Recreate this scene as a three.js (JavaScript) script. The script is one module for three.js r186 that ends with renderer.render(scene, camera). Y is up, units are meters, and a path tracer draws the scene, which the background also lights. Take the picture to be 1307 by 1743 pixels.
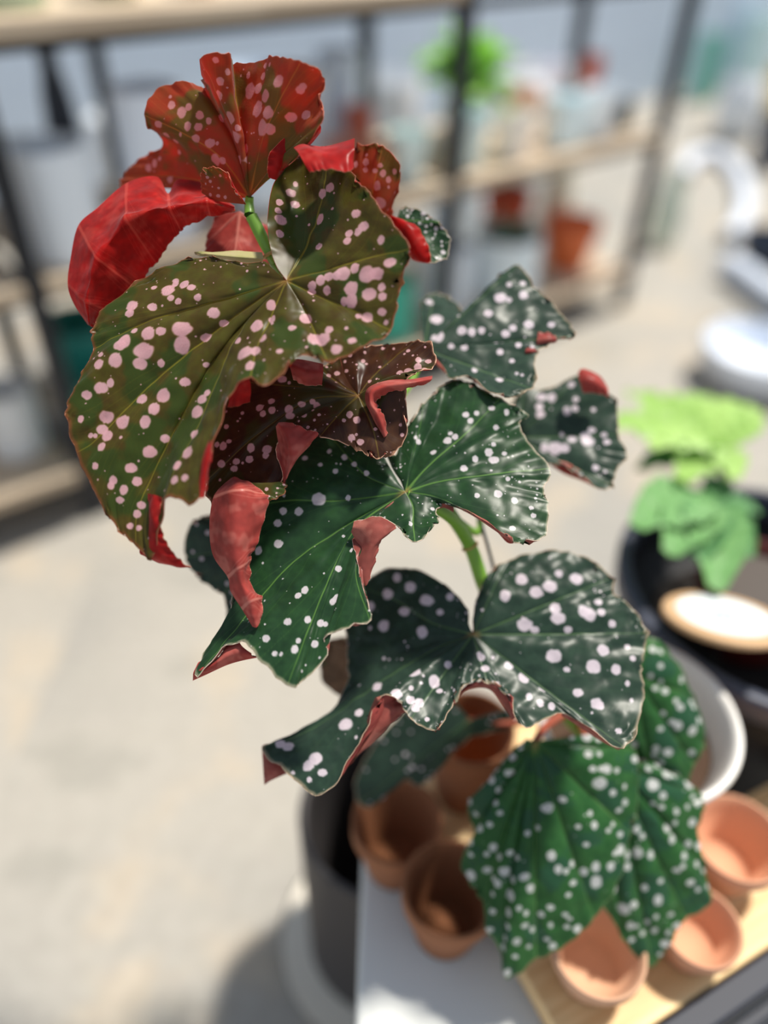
import * as THREE from 'three';
import { mergeGeometries } from 'three/addons/utils/BufferGeometryUtils.js';
import { RoundedBoxGeometry } from 'three/addons/geometries/RoundedBoxGeometry.js';
import { createNoise2D, createNoise3D } from 'simplex-noise';

// ---------------------------------------------------------------- camera, sky, sun, exposure
const W = 1307, H = 1743, F = 1316, EYE = 1.15;
const scene = new THREE.Scene();
const camera = new THREE.PerspectiveCamera(2 * Math.atan(H / 2 / F) * 180 / Math.PI, W / H, 0.02, 60);
const upC = new THREE.Vector3(-(610 - W / 2) / F, (2420 - H / 2) / F, 1).normalize();      // world up as the lens sees it
const fwC = new THREE.Vector3(0, 0, -1).addScaledVector(upC, upC.z).normalize();
const rtC = new THREE.Vector3().crossVectors(fwC, upC);
const camRot = new THREE.Matrix4().makeBasis(rtC, upC, fwC.clone().negate()).transpose();
camera.position.set(0, EYE, 0);
camera.quaternion.setFromRotationMatrix(camRot);
camera.focus = 0.49; camera.userData.fStop = 1.12;
camera.updateMatrixWorld(true);
const renderer = new THREE.WebGLRenderer({ antialias: true });
renderer.toneMapping = THREE.LinearToneMapping;
renderer.toneMappingExposure = 1.0;
renderer.shadowMap.enabled = true;
renderer.shadowMap.type = THREE.PCFSoftShadowMap;
{
  const w = 64, h = 32, d = new Float32Array(w * h * 4);
  for (let y = 0; y < h; y++) for (let x = 0; x < w; x++) {
    const el = Math.max(0, (y + 0.5) / h * 2 - 1), k = Math.pow(el, 0.6), i = (y * w + x) * 4;
    d[i] = 0.86 - 0.24 * k; d[i + 1] = 0.92 - 0.17 * k; d[i + 2] = 1.0 - 0.04 * k; d[i + 3] = 1;
  }
  const sky = new THREE.DataTexture(d, w, h, THREE.RGBAFormat, THREE.FloatType);
  sky.mapping = THREE.EquirectangularReflectionMapping; sky.magFilter = THREE.LinearFilter; sky.needsUpdate = true;
  scene.background = sky; scene.environment = sky;
  scene.backgroundIntensity = 0.58; scene.environmentIntensity = 0.58;
}
const sun = new THREE.DirectionalLight(new THREE.Color(1, 0.94, 0.84), 5.6);
{
  const el = 67 * Math.PI / 180, az = 56 * Math.PI / 180;                                  // high, from beyond the plant and well to the right
  const dir = new THREE.Vector3(Math.cos(el) * Math.sin(az), Math.sin(el), -Math.cos(el) * Math.cos(az));
  sun.target.position.set(0, 0.6, -1.0);
  sun.position.copy(sun.target.position).addScaledVector(dir, 8);
  sun.castShadow = true; sun.shadow.mapSize.set(4096, 4096); sun.shadow.radius = 10;
  Object.assign(sun.shadow.camera, { left: -4, right: 4, top: 4, bottom: -4, near: 0.5, far: 20 });
  scene.add(sun, sun.target);
}

// ---------------------------------------------------------------- helpers
let seed = 7;
const rnd = () => { seed = (seed * 1664525 + 1013904223) >>> 0; return seed / 4294967296; };
const n2 = createNoise2D(rnd), n3 = createNoise3D(rnd);
const V = (x, y, z) => new THREE.Vector3(x, y, z);
const ray = (px, py) => V((px - W / 2) / F, -(py - H / 2) / F, -1).applyMatrix4(camRot);
const P = (px, py, z) => ray(px, py).multiplyScalar(z).add(camera.position);             // a point seen at a pixel, z metres in front of the lens
const onH = (px, py, h) => { const r = ray(px, py); return r.multiplyScalar((h - EYE) / r.y).add(camera.position); };
const invRot = camRot.clone().transpose();
const toPx = (p) => { const c = p.clone().sub(camera.position).applyMatrix4(invRot); return [W / 2 + F * c.x / -c.z, H / 2 - F * c.y / -c.z, -c.z]; };
const used = {};
const numbered = (n) => { const k = used[n] = (used[n] ?? -1) + 1; return k ? n + '_' + String(k).padStart(3, '0') : n; };
function mesh(name, geo, mat, parent) {
  const m = new THREE.Mesh(geo, mat); m.name = name; m.castShadow = m.receiveShadow = true;
  if (parent) parent.add(m);
  return m;
}
function tag(o, label, category, group) { o.userData.label = label; o.userData.category = category; if (group) o.userData.group = group; return o; }
function thing(name, label, category, p, turn = 0, group) {
  const g = new THREE.Group(); g.name = numbered(name); if (p) g.position.copy(p); g.rotation.y = turn;
  scene.add(g); return tag(g, label, category, group);
}
function struct(name, geo, mat) { const m = mesh(name, geo, mat, scene); m.userData.kind = 'structure'; m.userData.label = name; return m; }
const lin = (c) => new THREE.Color(c);
const std = (c, roughness = 0.7, o = {}) => new THREE.MeshStandardMaterial({ color: c, roughness, ...o });
function dataTex(w, h, fn, srgb = true) {
  const d = new Uint8Array(w * h * 4);
  for (let y = 0; y < h; y++) for (let x = 0; x < w; x++) {
    const c = fn(x / w, y / h), i = (y * w + x) * 4;
    d[i] = c[0]; d[i + 1] = c[1]; d[i + 2] = c[2]; d[i + 3] = 255;
  }
  const t = new THREE.DataTexture(d, w, h); t.magFilter = THREE.LinearFilter; t.minFilter = THREE.LinearFilter;
  t.wrapS = t.wrapT = THREE.RepeatWrapping; if (srgb) t.colorSpace = THREE.SRGBColorSpace; t.needsUpdate = true;
  return t;
}
const mixc = (a, b, t) => [a[0] + (b[0] - a[0]) * t, a[1] + (b[1] - a[1]) * t, a[2] + (b[2] - a[2]) * t];
const sstep = (a, b, x) => { const t = Math.min(1, Math.max(0, (x - a) / (b - a))); return t * t * (3 - 2 * t); };
const fbm = (x, y, s = 0) => 0.5 * n2(x + s, y) + 0.25 * n2(x * 2.1 + s, y * 2.1) + 0.125 * n2(x * 4.3, y * 4.3 + s) + 0.06 * n2(x * 9, y * 9);
function lathe(pts, seg = 40) { return new THREE.LatheGeometry(pts.map(([r, y]) => new THREE.Vector2(r, y)), seg); }

// ---------------------------------------------------------------- setting: concrete floor, pale wall behind the shelves
{
  const tex = dataTex(1024, 1024, (u, v) => {
    const x = u * 8, y = v * 8, a = fbm(x * 0.7, y * 0.7), b = fbm(x * 2.2 + 9, y * 2.2), c = n2(x * 30, y * 30);
    let k = mixc([166, 161, 152], [150, 147, 141], sstep(-0.3, 0.5, a));
    k = mixc(k, [186, 170, 148], 0.5 * sstep(0.12, 0.45, b));
    k = mixc(k, [138, 136, 128], 0.4 * sstep(0.25, 0.5, fbm(x * 1.6, y * 4 + 31)));
    return k.map((q) => q + c * 5);
  });
  tex.repeat.set(1 / 8, 1 / 8);
  const g = new THREE.BoxGeometry(14, 0.1, 14); g.translate(0, -0.05, -3);
  const p = g.attributes.position, uv = g.attributes.uv;
  for (let i = 0; i < p.count; i++) uv.setXY(i, p.getX(i) + 0.6, p.getZ(i) + 0.25);
  struct('floor', g, new THREE.MeshStandardMaterial({ map: tex, roughness: 0.75 }));
}
const SA = onH(165, 870, 0), SB = onH(1055, 520, 0);
const sU = SB.clone().sub(SA).normalize(), sN = V(sU.z, 0, -sU.x), SLEN = SB.distanceTo(SA);
const sTurn = Math.atan2(-sU.z, sU.x);
const onShelf = (t, s, h) => SA.clone().addScaledVector(sU, t).addScaledVector(sN, s).setY(h);
{
  const tex = dataTex(256, 256, (u, v) => { const a = fbm(u * 5, v * 5), b = n2(u * 60, v * 60); const k = 232 + a * 10 + b * 4; return [k - 22, k - 8, k + 8]; });
  const g = new THREE.BoxGeometry(11, 2.6, 0.12);
  const w = struct('wall_back', g, new THREE.MeshStandardMaterial({ map: tex, roughness: 0.9 }));
  w.position.copy(onShelf(1.2, 1.9, 1.3)); w.rotation.y = sTurn;
}
// ---------------------------------------------------------------- shelving unit behind: black steel posts, wooden boards
const LEVELS = [0.14, 0.55, 0.95], DEPTH = 0.36, BAYS = [-1.05, 0, 1.02, SLEN];
function woodTex(c1, c2, s, n = 512) {
  return dataTex(n, n, (u, v) => {
    const r = fbm(u * 1.5, v * 22 + s) + 0.4 * n2(u * 4, v * 70 + s), f = n2(u * 10, v * 200);
    return mixc(c1, c2, sstep(-0.5, 0.6, r)).map((q) => q + f * 5);
  });
}
const boxUV = (g, s = 1) => { const p = g.attributes.position, n = g.attributes.normal, uv = g.attributes.uv; for (let i = 0; i < p.count; i++) { const ax = Math.abs(n.getX(i)), ay = Math.abs(n.getY(i)); if (ay > 0.6) uv.setXY(i, p.getX(i) * s, p.getZ(i) * s); else if (ax > 0.6) uv.setXY(i, p.getZ(i) * s, p.getY(i) * s); else uv.setXY(i, p.getX(i) * s, p.getY(i) * s); } return g; };
const rbox = (x, y, z, r = 0.003) => boxUV(new RoundedBoxGeometry(x, y, z, 2, r));
const shelfWood = new THREE.MeshStandardMaterial({ map: woodTex([206, 188, 164], [186, 166, 142], 3), roughness: 0.6 });
const steel = std('#23262c', 0.5, { metalness: 0.3 });
{
  const unit = thing('shelving_unit', 'long shelving unit of black steel posts and pale wooden boards behind the begonia', 'shelving', onShelf(0, 0, 0), sTurn);
  for (const t of BAYS) for (const s of [0, DEPTH]) { const g = rbox(0.035, 1.3, 0.035); g.translate(t, 0.65, -s); mesh('post', g, steel, unit); }
  { const g = rbox(0.03, 1.3, 0.03); g.translate(0.36, 0.65, -DEPTH - 0.09); mesh('post', g, steel, unit); }
  for (const h of LEVELS) {
    for (let k = 0; k < (h > 0.9 ? 2 : 3); k++) {
      const a = BAYS[k] + 0.02, b = BAYS[k + 1] - 0.02;
      const g = rbox(b - a, 0.028, DEPTH + 0.1); g.translate((a + b) / 2, h - 0.014, -DEPTH / 2 - 0.025); mesh('shelf_board', g, shelfWood, unit);
    }
    for (const s of [0.014, DEPTH - 0.014]) { const g = rbox(SLEN + 1.05, 0.02, 0.014); g.translate((SLEN - 1.05) / 2, h - 0.04, -s); mesh('shelf_rail', g, steel, unit); }
  }
  for (const t of BAYS) for (const h of LEVELS) { const g = rbox(0.014, 0.02, DEPTH); g.translate(t, h - 0.04, -DEPTH / 2); mesh('cross_bar', g, steel, unit); }
}
// pots: profile kinds, each with a body, a rim inside and soil
const POTS = {
  flower: (r, h) => [[0, 0], [r * 0.66, 0], [r * 0.68, 0.004], [r * 0.94, h * 0.78], [r, h * 0.79], [r, h], [r * 0.92, h], [r * 0.84, h * 0.8], [r * 0.6, 0.01], [0, 0.01]],
  cylinder: (r, h) => [[0, 0], [r * 0.9, 0], [r * 0.97, r * 0.06], [r, r * 0.2], [r, h - 0.004], [r * 0.97, h], [r * 0.92, h], [r * 0.9, h - 0.006], [r * 0.88, 0.015], [0, 0.012]],
  bowl: (r, h) => [[0, 0], [r * 0.45, 0], [r * 0.75, h * 0.18], [r * 0.96, h * 0.55], [r, h], [r * 0.95, h], [r * 0.9, h * 0.55], [r * 0.66, h * 0.22], [0, h * 0.12]],
  vase: (r, h) => [[0, 0], [r * 0.6, 0], [r * 0.85, h * 0.15], [r, h * 0.42], [r * 0.8, h * 0.75], [r * 0.5, h * 0.93], [r * 0.6, h], [r * 0.52, h], [r * 0.42, h * 0.92], [r * 0.7, h * 0.7], [0, h * 0.3]],
  ball: (r, h) => [[0, 0], [r * 0.5, 0], [r * 0.86, h * 0.2], [r, h * 0.5], [r * 0.86, h * 0.82], [r * 0.62, h], [r * 0.55, h], [r * 0.8, h * 0.78], [r * 0.9, h * 0.5], [0, h * 0.15]],
};
const potMats = {};
function potMat(c, gloss = 0.5) { return potMats[c + gloss] ??= new THREE.MeshPhysicalMaterial({ color: lin(c), roughness: gloss, clearcoat: gloss < 0.5 ? 0.3 : 0 }); }
const soilM = std('#4d3a2b', 1);
function pot(label, kind, c, p, r, h, o = {}) {
  const g = thing(o.name ?? 'plant_pot', label, o.category ?? 'pot', p, rnd() * 6, o.group);
  mesh('pot_body', lathe(POTS[kind](r, h), 36), potMat(c, o.gloss ?? 0.5), g);
  if (o.soil) { const s = new THREE.CircleGeometry(r * 0.86, 28); s.rotateX(-Math.PI / 2); s.translate(0, h * 0.86, 0); mesh('soil', s, soilM, g); }
  if (o.saucer) mesh('saucer', lathe([[0, -0.012], [r * 0.9, -0.012], [r * 1.15, 0.012], [r * 1.08, 0.012], [r * 0.85, -0.004], [0, -0.004]].map(([a, b]) => [a, b + 0.012]), 36), potMat(c, 0.6), g);
  return g;
}
// a simple plant leaf: pointed oval, cupped, from base b along d
const leafGeoCache = {};
function ovalLeaf(len, wid, bend = 0.3, cup = 0.2) {
  const key = [len, wid, bend, cup].join(); if (leafGeoCache[key]) return leafGeoCache[key];
  const nx = 8, nz = 14, pos = [], idx = [];
  for (let k = 0; k < 2; k++) for (let i = 0; i <= nz; i++) {
    const t = i / nz, w = wid * Math.pow(Math.sin(Math.PI * Math.pow(t, 0.8)), 0.75) * 0.5;
    for (let j = 0; j <= nx; j++) { const s = j / nx * 2 - 1; pos.push(s * w, -bend * len * t * t + cup * w * (s * s) * 1.5 + 0.05 * len * t + (k ? -0.0008 : 0) + 0.004 * Math.cos(i * 2.2) * Math.abs(s), t * len); }
  }
  const m = (nz + 1) * (nx + 1);
  for (let k = 0; k < 2; k++) for (let i = 0; i < nz; i++) for (let j = 0; j < nx; j++) { const a = k * m + i * (nx + 1) + j, b = a + nx + 1; k ? idx.push(a, a + 1, b, b, a + 1, b + 1) : idx.push(a, b, a + 1, b, b + 1, a + 1); }
  const g = new THREE.BufferGeometry(); g.setAttribute('position', new THREE.Float32BufferAttribute(pos, 3)); g.setIndex(idx); g.computeVertexNormals();
  return leafGeoCache[key] = g;
}
const leafMats = {};
const leafMat = (c, tr = 0.4) => leafMats[c] ??= new THREE.MeshPhysicalMaterial({ color: lin(c), roughness: 0.95, transmission: tr, thickness: 0, clearcoat: 0.25, clearcoatRoughness: 0.4 });
function foliage(g, y, n, len, wid, c, spread = 1, up = 0.6, name = 'leaf') {
  for (let i = 0; i < n; i++) {
    const a = i * 2.399 + rnd() * 0.5, e = up * (1 - i / n) + (rnd() - 0.4) * 0.5, l = mesh(name, ovalLeaf(len, wid, 0.35, 0.25), leafMat(c[i % c.length]), g);
    l.position.set(Math.sin(a) * 0.01 * spread, y + rnd() * len * 0.6, Math.cos(a) * 0.01 * spread);
    l.rotation.set(-e, a, 0, 'YXZ'); const s = 0.7 + 0.5 * rnd(); l.scale.set(s, s, s);
  }
  mesh('stem', tube([V(0, y - 0.03, 0), V(0.003, y + len * 0.3, 0.002), V(0, y + len * 0.7, 0)], 0.003, 10, 6), std('#6f8f3a', 0.7), g);
}
// things on the shelves, by level; px is where each one's foot stands on its board
const put = (px, py, h) => onH(px, py, h);
const L0 = LEVELS[0], L1 = LEVELS[1], L2 = LEVELS[2];
// middle board, left bay
pot('large pale blue-white cylinder planter at the far left of the middle shelf', 'cylinder', '#eef6fd', onShelf(0.1, 0.07, L1), 0.07, 0.2);
pot('tall white cylinder planter beside the black post on the middle shelf', 'cylinder', '#eaf3ff', onShelf(0.3, 0.07, L1), 0.065, 0.27);
pot('pink bowl pot on the middle shelf beside the tall white planter', 'bowl', '#f0c3d8', onShelf(0.42, 0.14, L1), 0.055, 0.12);
pot('dusty lavender pot behind the red top leaves on the middle shelf', 'flower', '#efe6fa', onShelf(0.52, 0.24, L1), 0.06, 0.12);
pot('broad pale grey planter behind the top of the begonia', 'cylinder', '#f0f5fa', onShelf(0.74, 0.27, L1), 0.08, 0.22);
pot('small white pot left of the terracotta bowl on the middle shelf', 'flower', '#f6f8f8', onShelf(0.66, 0.08, L1), 0.05, 0.09);
pot('wide terracotta bowl on the middle shelf left of the centre post', 'bowl', '#d99a80', onShelf(0.8, 0.1, L1), 0.075, 0.09);
pot('tall light blue planter behind the terracotta bowl', 'cylinder', '#dcebfc', onShelf(0.9, 0.31, L1), 0.055, 0.24);
pot('mint-white cup pot just left of the centre post', 'flower', '#e6f8f5', onShelf(0.93, 0.07, L1), 0.052, 0.11);
pot('small red clay pot at the back left of the centre post', 'flower', '#c46a54', onShelf(0.88, 0.2, L1), 0.035, 0.14);
pot('tall slim slate blue vase beside the tall white planter', 'vase', '#2c3340', onShelf(0.207, 0.29, L1), 0.035, 0.3);
pot('white bowl at the back left of the middle shelf', 'bowl', '#f4fafb', onShelf(0.1, 0.26, L1), 0.07, 0.16);
pot('pale blue jar behind the top leaf on the middle shelf', 'ball', '#e0ecf6', onShelf(0.52, 0.07, L1), 0.06, 0.12);
// middle board, right bay
{
  const g = pot('bright lime green plant in a pale pot right of the centre post', 'flower', '#f3efe6', onShelf(1.24, 0.22, L1), 0.06, 0.1, { name: 'potted_lime_plant', category: 'potted plant', soil: true });
  seed = 21; foliage(g, 0.12, 44, 0.13, 0.07, ['#a2e02c', '#b4ec48', '#8fd01c'], 1.2, 1.2);
}
pot('mint-white cup pot just right of the centre post', 'flower', '#e2f6f5', onShelf(1.12, 0.07, L1), 0.058, 0.13);
pot('cream pot in front of the lime plant', 'flower', '#faf3ea', onShelf(1.28, 0.06, L1), 0.055, 0.11);
pot('peach clay pot between the cream pot and the pale cyan pot', 'flower', '#e8b898', onShelf(1.39, 0.14, L1), 0.045, 0.13);
pot('pale cyan tall cup on the middle shelf of the right bay', 'cylinder', '#e6f8fd', onShelf(1.48, 0.07, L1), 0.055, 0.12);
pot('white tapered pot right of the pale cyan cup', 'flower', '#f4f9fd', onShelf(1.62, 0.07, L1), 0.055, 0.12);
pot('black cube-like pot next to the right end post', 'cylinder', '#1b2a2c', onShelf(1.76, 0.1, L1), 0.035, 0.07);
pot('grey-white round pot in the back row behind the pale cyan cup', 'ball', '#eceef3', onShelf(1.52, 0.27, L1), 0.07, 0.14);
pot('lilac-grey planter in the back row behind the white tapered pot', 'cylinder', '#e8e8f1', onShelf(1.66, 0.3, L1), 0.055, 0.15);
pot('light blue bucket in the back row right of the lime plant', 'cylinder', '#e2f1fc', onShelf(1.38, 0.32, L1), 0.055, 0.2);
// bottom board
pot('dark teal pot at the back of the bottom shelf on the left', 'flower', '#0f7a72', onShelf(0.12, 0.24, L0), 0.085, 0.2);
pot('bright teal pot on the bottom shelf by the left post', 'ball', '#35bd9f', onShelf(0.1, 0.06, L0), 0.075, 0.12);
pot('white pot at the left edge on the bottom shelf', 'cylinder', '#e9eced', onShelf(-0.09, 0.13, L0), 0.06, 0.15);
pot('large white planter on the bottom shelf behind the rolled red leaf', 'cylinder', '#f2f8fc', onShelf(0.33, 0.18, L0), 0.13, 0.27);
pot('cream planter on the bottom shelf behind the large front leaf', 'cylinder', '#f3ecdf', onShelf(0.62, 0.16, L0), 0.1, 0.24);
pot('teal cylinder pot on the bottom shelf near the centre post', 'cylinder', '#3fb59c', onShelf(0.9, 0.07, L0), 0.055, 0.17);
pot('pale blue planter on the bottom shelf right of the centre post', 'cylinder', '#e6f0fa', onShelf(1.13, 0.12, L0), 0.075, 0.19);
{
  const g = pot('big blue-white planter with green sprigs on the bottom shelf of the right bay', 'cylinder', '#ecf8fd', onShelf(1.35, 0.1, L0), 0.1, 0.18, { name: 'potted_sprigs', category: 'potted plant', soil: true });
  seed = 33; foliage(g, 0.16, 10, 0.06, 0.03, ['#6fae8c', '#4f9474'], 1.5, 0.9);
}
pot('orange terracotta pot on the bottom shelf by the right post', 'flower', '#e0703c', onShelf(1.66, 0.12, L0), 0.088, 0.15);
pot('brick-red terracotta pot behind the orange pot on the bottom shelf', 'flower', '#b8461f', onShelf(1.53, 0.29, L0), 0.075, 0.22);
pot('cream round vase behind the orange pot on the bottom shelf', 'ball', '#ecebd6', onShelf(1.76, 0.28, L0), 0.06, 0.24);
// top board
pot('sage green planter on the top shelf at the left', 'cylinder', '#b9c8ab', onShelf(0.1, 0.1, L2), 0.07, 0.12);
pot('pale sage bowl on the top shelf right of the sage planter', 'bowl', '#cfd8bd', onShelf(0.3, 0.12, L2), 0.06, 0.09);
pot('dark slate pot on the top shelf in the left corner', 'flower', '#3a3a3c', onShelf(-0.05, 0.22, L2), 0.05, 0.12);
pot('dark red pot on the top shelf above the begonia', 'flower', '#8c2f28', onShelf(0.46, 0.12, L2), 0.04, 0.08);
// right of the unit, standing on the floor
pot('tall pale green vase on the floor beside the right post', 'vase', '#ccd8c8', onH(1122, 420, 0), 0.06, 0.28);
pot('white barrel planter on the floor at the upper right', 'ball', '#e6ebef', onH(1245, 235, 0), 0.13, 0.3);
pot('pale cyan tub at the top right corner', 'cylinder', '#cfe9ec', onH(1265, 150, 0), 0.12, 0.42);
pot('mustard yellow pot at the right edge of the background', 'flower', '#c8a93a', onH(1315, 215, 0), 0.1, 0.3);
pot('dark slate pot at the right edge under the mustard pot', 'flower', '#3b4150', onH(1302, 285, 0), 0.09, 0.22);
pot('teal tub behind the right end post', 'cylinder', '#74b8ab', onH(1190, 170, 0), 0.08, 0.36);
{ // white hose lying in an arch
  const a = [[1165, 300], [1180, 268], [1215, 262], [1250, 285], [1268, 330], [1262, 375], [1240, 405]].map(([x, y]) => onH(x, y, 0.035));
  tag(mesh('garden_hose', tube(a, 0.034, 50, 14), std('#dfe6f2', 0.5), scene), 'thick white hose bent in an arch on the floor at the right', 'hose');
  const b = [[1240, 450], [1270, 470], [1307, 498], [1340, 520]].map(([x, y]) => onH(x, y, 0.05));
  tag(mesh('grey_pipe', tube(b, 0.045, 20, 14), std('#cdd6e4', 0.5), scene), 'pale blue-grey pipe on the floor at the right edge', 'pipe');
}
pot('dark navy tray pot on the floor at the right edge behind the pipe', 'bowl', '#2e3a4e', onH(1302, 445, 0), 0.11, 0.1);
pot('low wide blue-white bowl on the floor behind the lime plants', 'bowl', '#e9f0fb', onH(1275, 650, 0), 0.16, 0.12);
// big planters standing on the floor behind the shelving
for (const [label, c, t, d, r, h] of [
  ['tall white planter on the floor behind the left bay of shelves', '#f2f7fc', 0.55, 0.78, 0.13, 0.6], ['tall blue-white planter on the floor behind the centre post', '#e6f1fd', 0.98, 0.8, 0.14, 0.66],
  ['tall pale grey planter on the floor behind the lime plant', '#eef1f4', 1.4, 0.8, 0.14, 0.6], ['tall ice blue planter on the floor behind the right bay', '#e0eefa', 1.8, 0.82, 0.14, 0.62], ['tall off-white planter on the floor past the right end post', '#f1f1ee', 2.2, 0.8, 0.14, 0.55]])
  pot(label, 'flower', c, onShelf(t, d, 0), r, h);
pot('small red clay cup by the right end post on the middle shelf', 'flower', '#c65a40', onShelf(1.75, 0.22, L1), 0.028, 0.17);


const BOARD = 0.43;
// ---------------------------------------------------------------- trolley with a wooden board, side table, pots round the begonia
{
  const wood = new THREE.MeshStandardMaterial({ map: woodTex([236, 204, 152], [214, 172, 118], 11), roughness: 0.55 });
  const railM = std('#262b38', 0.6), dark = std('#191b22', 0.6);
  const u2 = V(-0.47, 0, -0.883), u1 = V(0.883, 0, -0.47);                                // along the board's left end, along its front edge
  const Lm = onH(915, 1697, BOARD), Rm = onH(1212, 1680, BOARD);
  const o = Lm.clone().addScaledVector(u2, Rm.clone().sub(Lm).dot(u2));
  const turn = Math.atan2(0.47, 0.883);
  const g = thing('trolley', 'trolley with pale wooden planks on top and a slate blue front rail', 'trolley', o.clone().setY(0), turn);
  const add = (name, m, sx, sy, sz, x, y, z) => { const q = rbox(sx, sy, sz); q.translate(x, y, -z); return mesh(name, q, m, g); };   // x along u1, z along u2
  add('plank', wood, 0.56, 0.024, 0.113, 0.28, BOARD - 0.012, 0.0575);
  add('plank', wood, 0.262, 0.024, 0.17, 0.131, BOARD - 0.012, 0.204);
  add('rail', railM, 0.6, 0.034, 0.022, 0.3, BOARD - 0.014, -0.012);
  add('rail', railM, 0.58, 0.012, 0.012, 0.3, BOARD - 0.05, -0.03);
  add('support_bar', dark, 0.03, 0.02, 0.28, 0.085, BOARD - 0.034, 0.14); add('support_bar', dark, 0.03, 0.02, 0.28, 0.225, BOARD - 0.034, 0.14);
  add('support_bar', dark, 0.03, 0.02, 0.1, 0.5, BOARD - 0.034, 0.05);
  for (const [x, z] of [[0.225, 0.0], [0.225, 0.26], [0.53, 0.0], [0.53, 0.09]]) add('leg', dark, 0.022, BOARD - 0.044, 0.022, x, (BOARD - 0.044) / 2, z);
  add('lower_shelf', dark, 0.34, 0.012, 0.1, 0.378, 0.2, 0.045);

  // side table tucked against the trolley
  const ST = 0.40, x0 = -0.012, x1 = 0.15, z0 = -0.16, z1 = -0.43;
  const t = thing('side_table', 'pale grey pedestal side table holding two brown clay pots', 'table', V((x0 + x1) / 2, 0, (z0 + z1) / 2));
  const pale = std('#cfd2d0', 0.6);
  { const a = rbox(x1 - x0, 0.018, z0 - z1, 0.006); a.translate(0, ST - 0.009, 0); mesh('table_top', a, pale, t); const b = rbox(0.06, ST - 0.018 - 0.012, 0.06, 0.006); b.translate(0.03, 0.012 + (ST - 0.03) / 2, 0.055); mesh('pedestal', b, pale, t); const c = rbox(0.12, 0.012, 0.12, 0.004); c.translate(0.03, 0.006, 0.055); mesh('foot_plate', c, pale, t); }
  const clay = '#94603f';
  const on = (px, py, h) => onH(px, py, h);
  pot('brown terracotta pot on the side table, the one nearer the wall', 'flower', clay, on(672, 1468, ST), 0.042, 0.082, { gloss: 0.85 });
  pot('brown terracotta pot on the side table, the one nearer the viewer', 'flower', clay, on(756, 1580, ST), 0.042, 0.085, { gloss: 0.85 });
  pot('tall brown clay pot on the board left of the freckled leaves', 'flower', clay, on(786, 1345, BOARD), 0.04, 0.11, { gloss: 0.85 });
  pot('small empty peach terracotta pot at the board end under the freckled leaves', 'flower', '#d6a888', on(1000, 1655, BOARD), 0.038, 0.05, { gloss: 0.85 });
  pot('small peach terracotta pot right of the white pot', 'flower', '#d6a080', on(1222, 1478, BOARD), 0.042, 0.06, { gloss: 0.85 });
  pot('small peach terracotta pot near the slate rail under the leaf tip', 'flower', '#d6a080', on(1168, 1612, BOARD), 0.034, 0.045, { gloss: 0.85 });
  pot('tall dark grey pot with a cream saucer standing on the floor', 'cylinder', '#3d3a3b', V(0.015, 0.012, -0.435), 0.1, 0.34, { gloss: 0.6 });
  tag(mesh('pot_saucer', lathe([[0, 0], [0.115, 0], [0.14, 0.02], [0.134, 0.02], [0.11, 0.011], [0, 0.011]], 40), std('#ddd6c8', 0.6), scene), 'cream saucer on the floor under the tall dark pot', 'saucer').position.set(0.015, 0, -0.435);

  // big black planter with lime and green plants
  const pc = V(0.44, 0, -0.602), PR = 0.176, PH = 0.55;
  const pl = thing('black_planter', 'large black planter with slate rim full of lime green plants', 'planter', pc);
  mesh('planter_body', lathe([[0, 0], [0.11, 0], [0.115, 0.01], [0.148, PH - 0.1], [0.166, PH - 0.03], [0.164, PH - 0.03], [0.16, PH - 0.06], [0.11, PH - 0.1], [0, PH - 0.1]], 56), std('#15161b', 0.55), pl);
  mesh('planter_rim', lathe([[0.166, PH - 0.034], [PR, PH - 0.03], [PR + 0.002, PH - 0.004], [PR - 0.002, PH], [PR - 0.012, PH], [PR - 0.014, PH - 0.02], [0.162, PH - 0.034]], 56), std('#3d4252', 0.45), pl);
  const soil = new THREE.CircleGeometry(0.15, 40); soil.rotateX(-Math.PI / 2); soil.translate(0, PH - 0.09, 0); mesh('soil', soil, std('#16110f', 1), pl);
  const red = lathe(POTS.flower(0.07, 0.09), 32); red.translate(-0.02, PH - 0.085, 0.0); mesh('nursery_pot', red, std('#5a1712', 0.5), pl);
  const rs = new THREE.CircleGeometry(0.058, 28); rs.rotateX(-Math.PI / 2); rs.translate(-0.02, PH - 0.01, 0); mesh('soil', rs, std('#5b5450', 1), pl);
  const local = (p) => p.sub(pc);
  function pxLeaf(b, t, wid, c, bend = 0.25) {
    const B = local(P(...b)), T = local(P(...t)), len = B.distanceTo(T), z = T.clone().sub(B).normalize();
    const x = V(0, 1, 0).cross(z).normalize(), y = z.clone().cross(x);
    const m = mesh('leaf', ovalLeaf(0.1, 0.1 * wid, bend, 0.2), leafMat(c), pl);
    m.scale.setScalar(len / 0.1); m.position.copy(B); m.quaternion.setFromRotationMatrix(new THREE.Matrix4().makeBasis(x, y, z)); return m;
  }
  const lime = '#a6cf66', lime2 = '#b7db78', sage = '#7fb86c', moss = '#5c9a58';
  const b1 = [1215, 765, 0.93], b2 = [1205, 850, 0.86];
  for (const [t, w, c] of [[[1045, 690, 0.9], 0.5, lime], [[1080, 640, 0.98], 0.42, lime], [[1150, 640, 1.02], 0.5, lime2], [[1215, 640, 1.04], 0.5, lime], [[1285, 660, 1.0], 0.5, lime2], [[1300, 715, 0.92], 0.5, lime], [[1120, 730, 0.86], 0.5, lime2], [[1170, 790, 0.84], 0.55, lime], [[1260, 790, 0.84], 0.5, lime2], [[1090, 775, 0.9], 0.45, moss]]) pxLeaf(b1, t, w, c);
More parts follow.
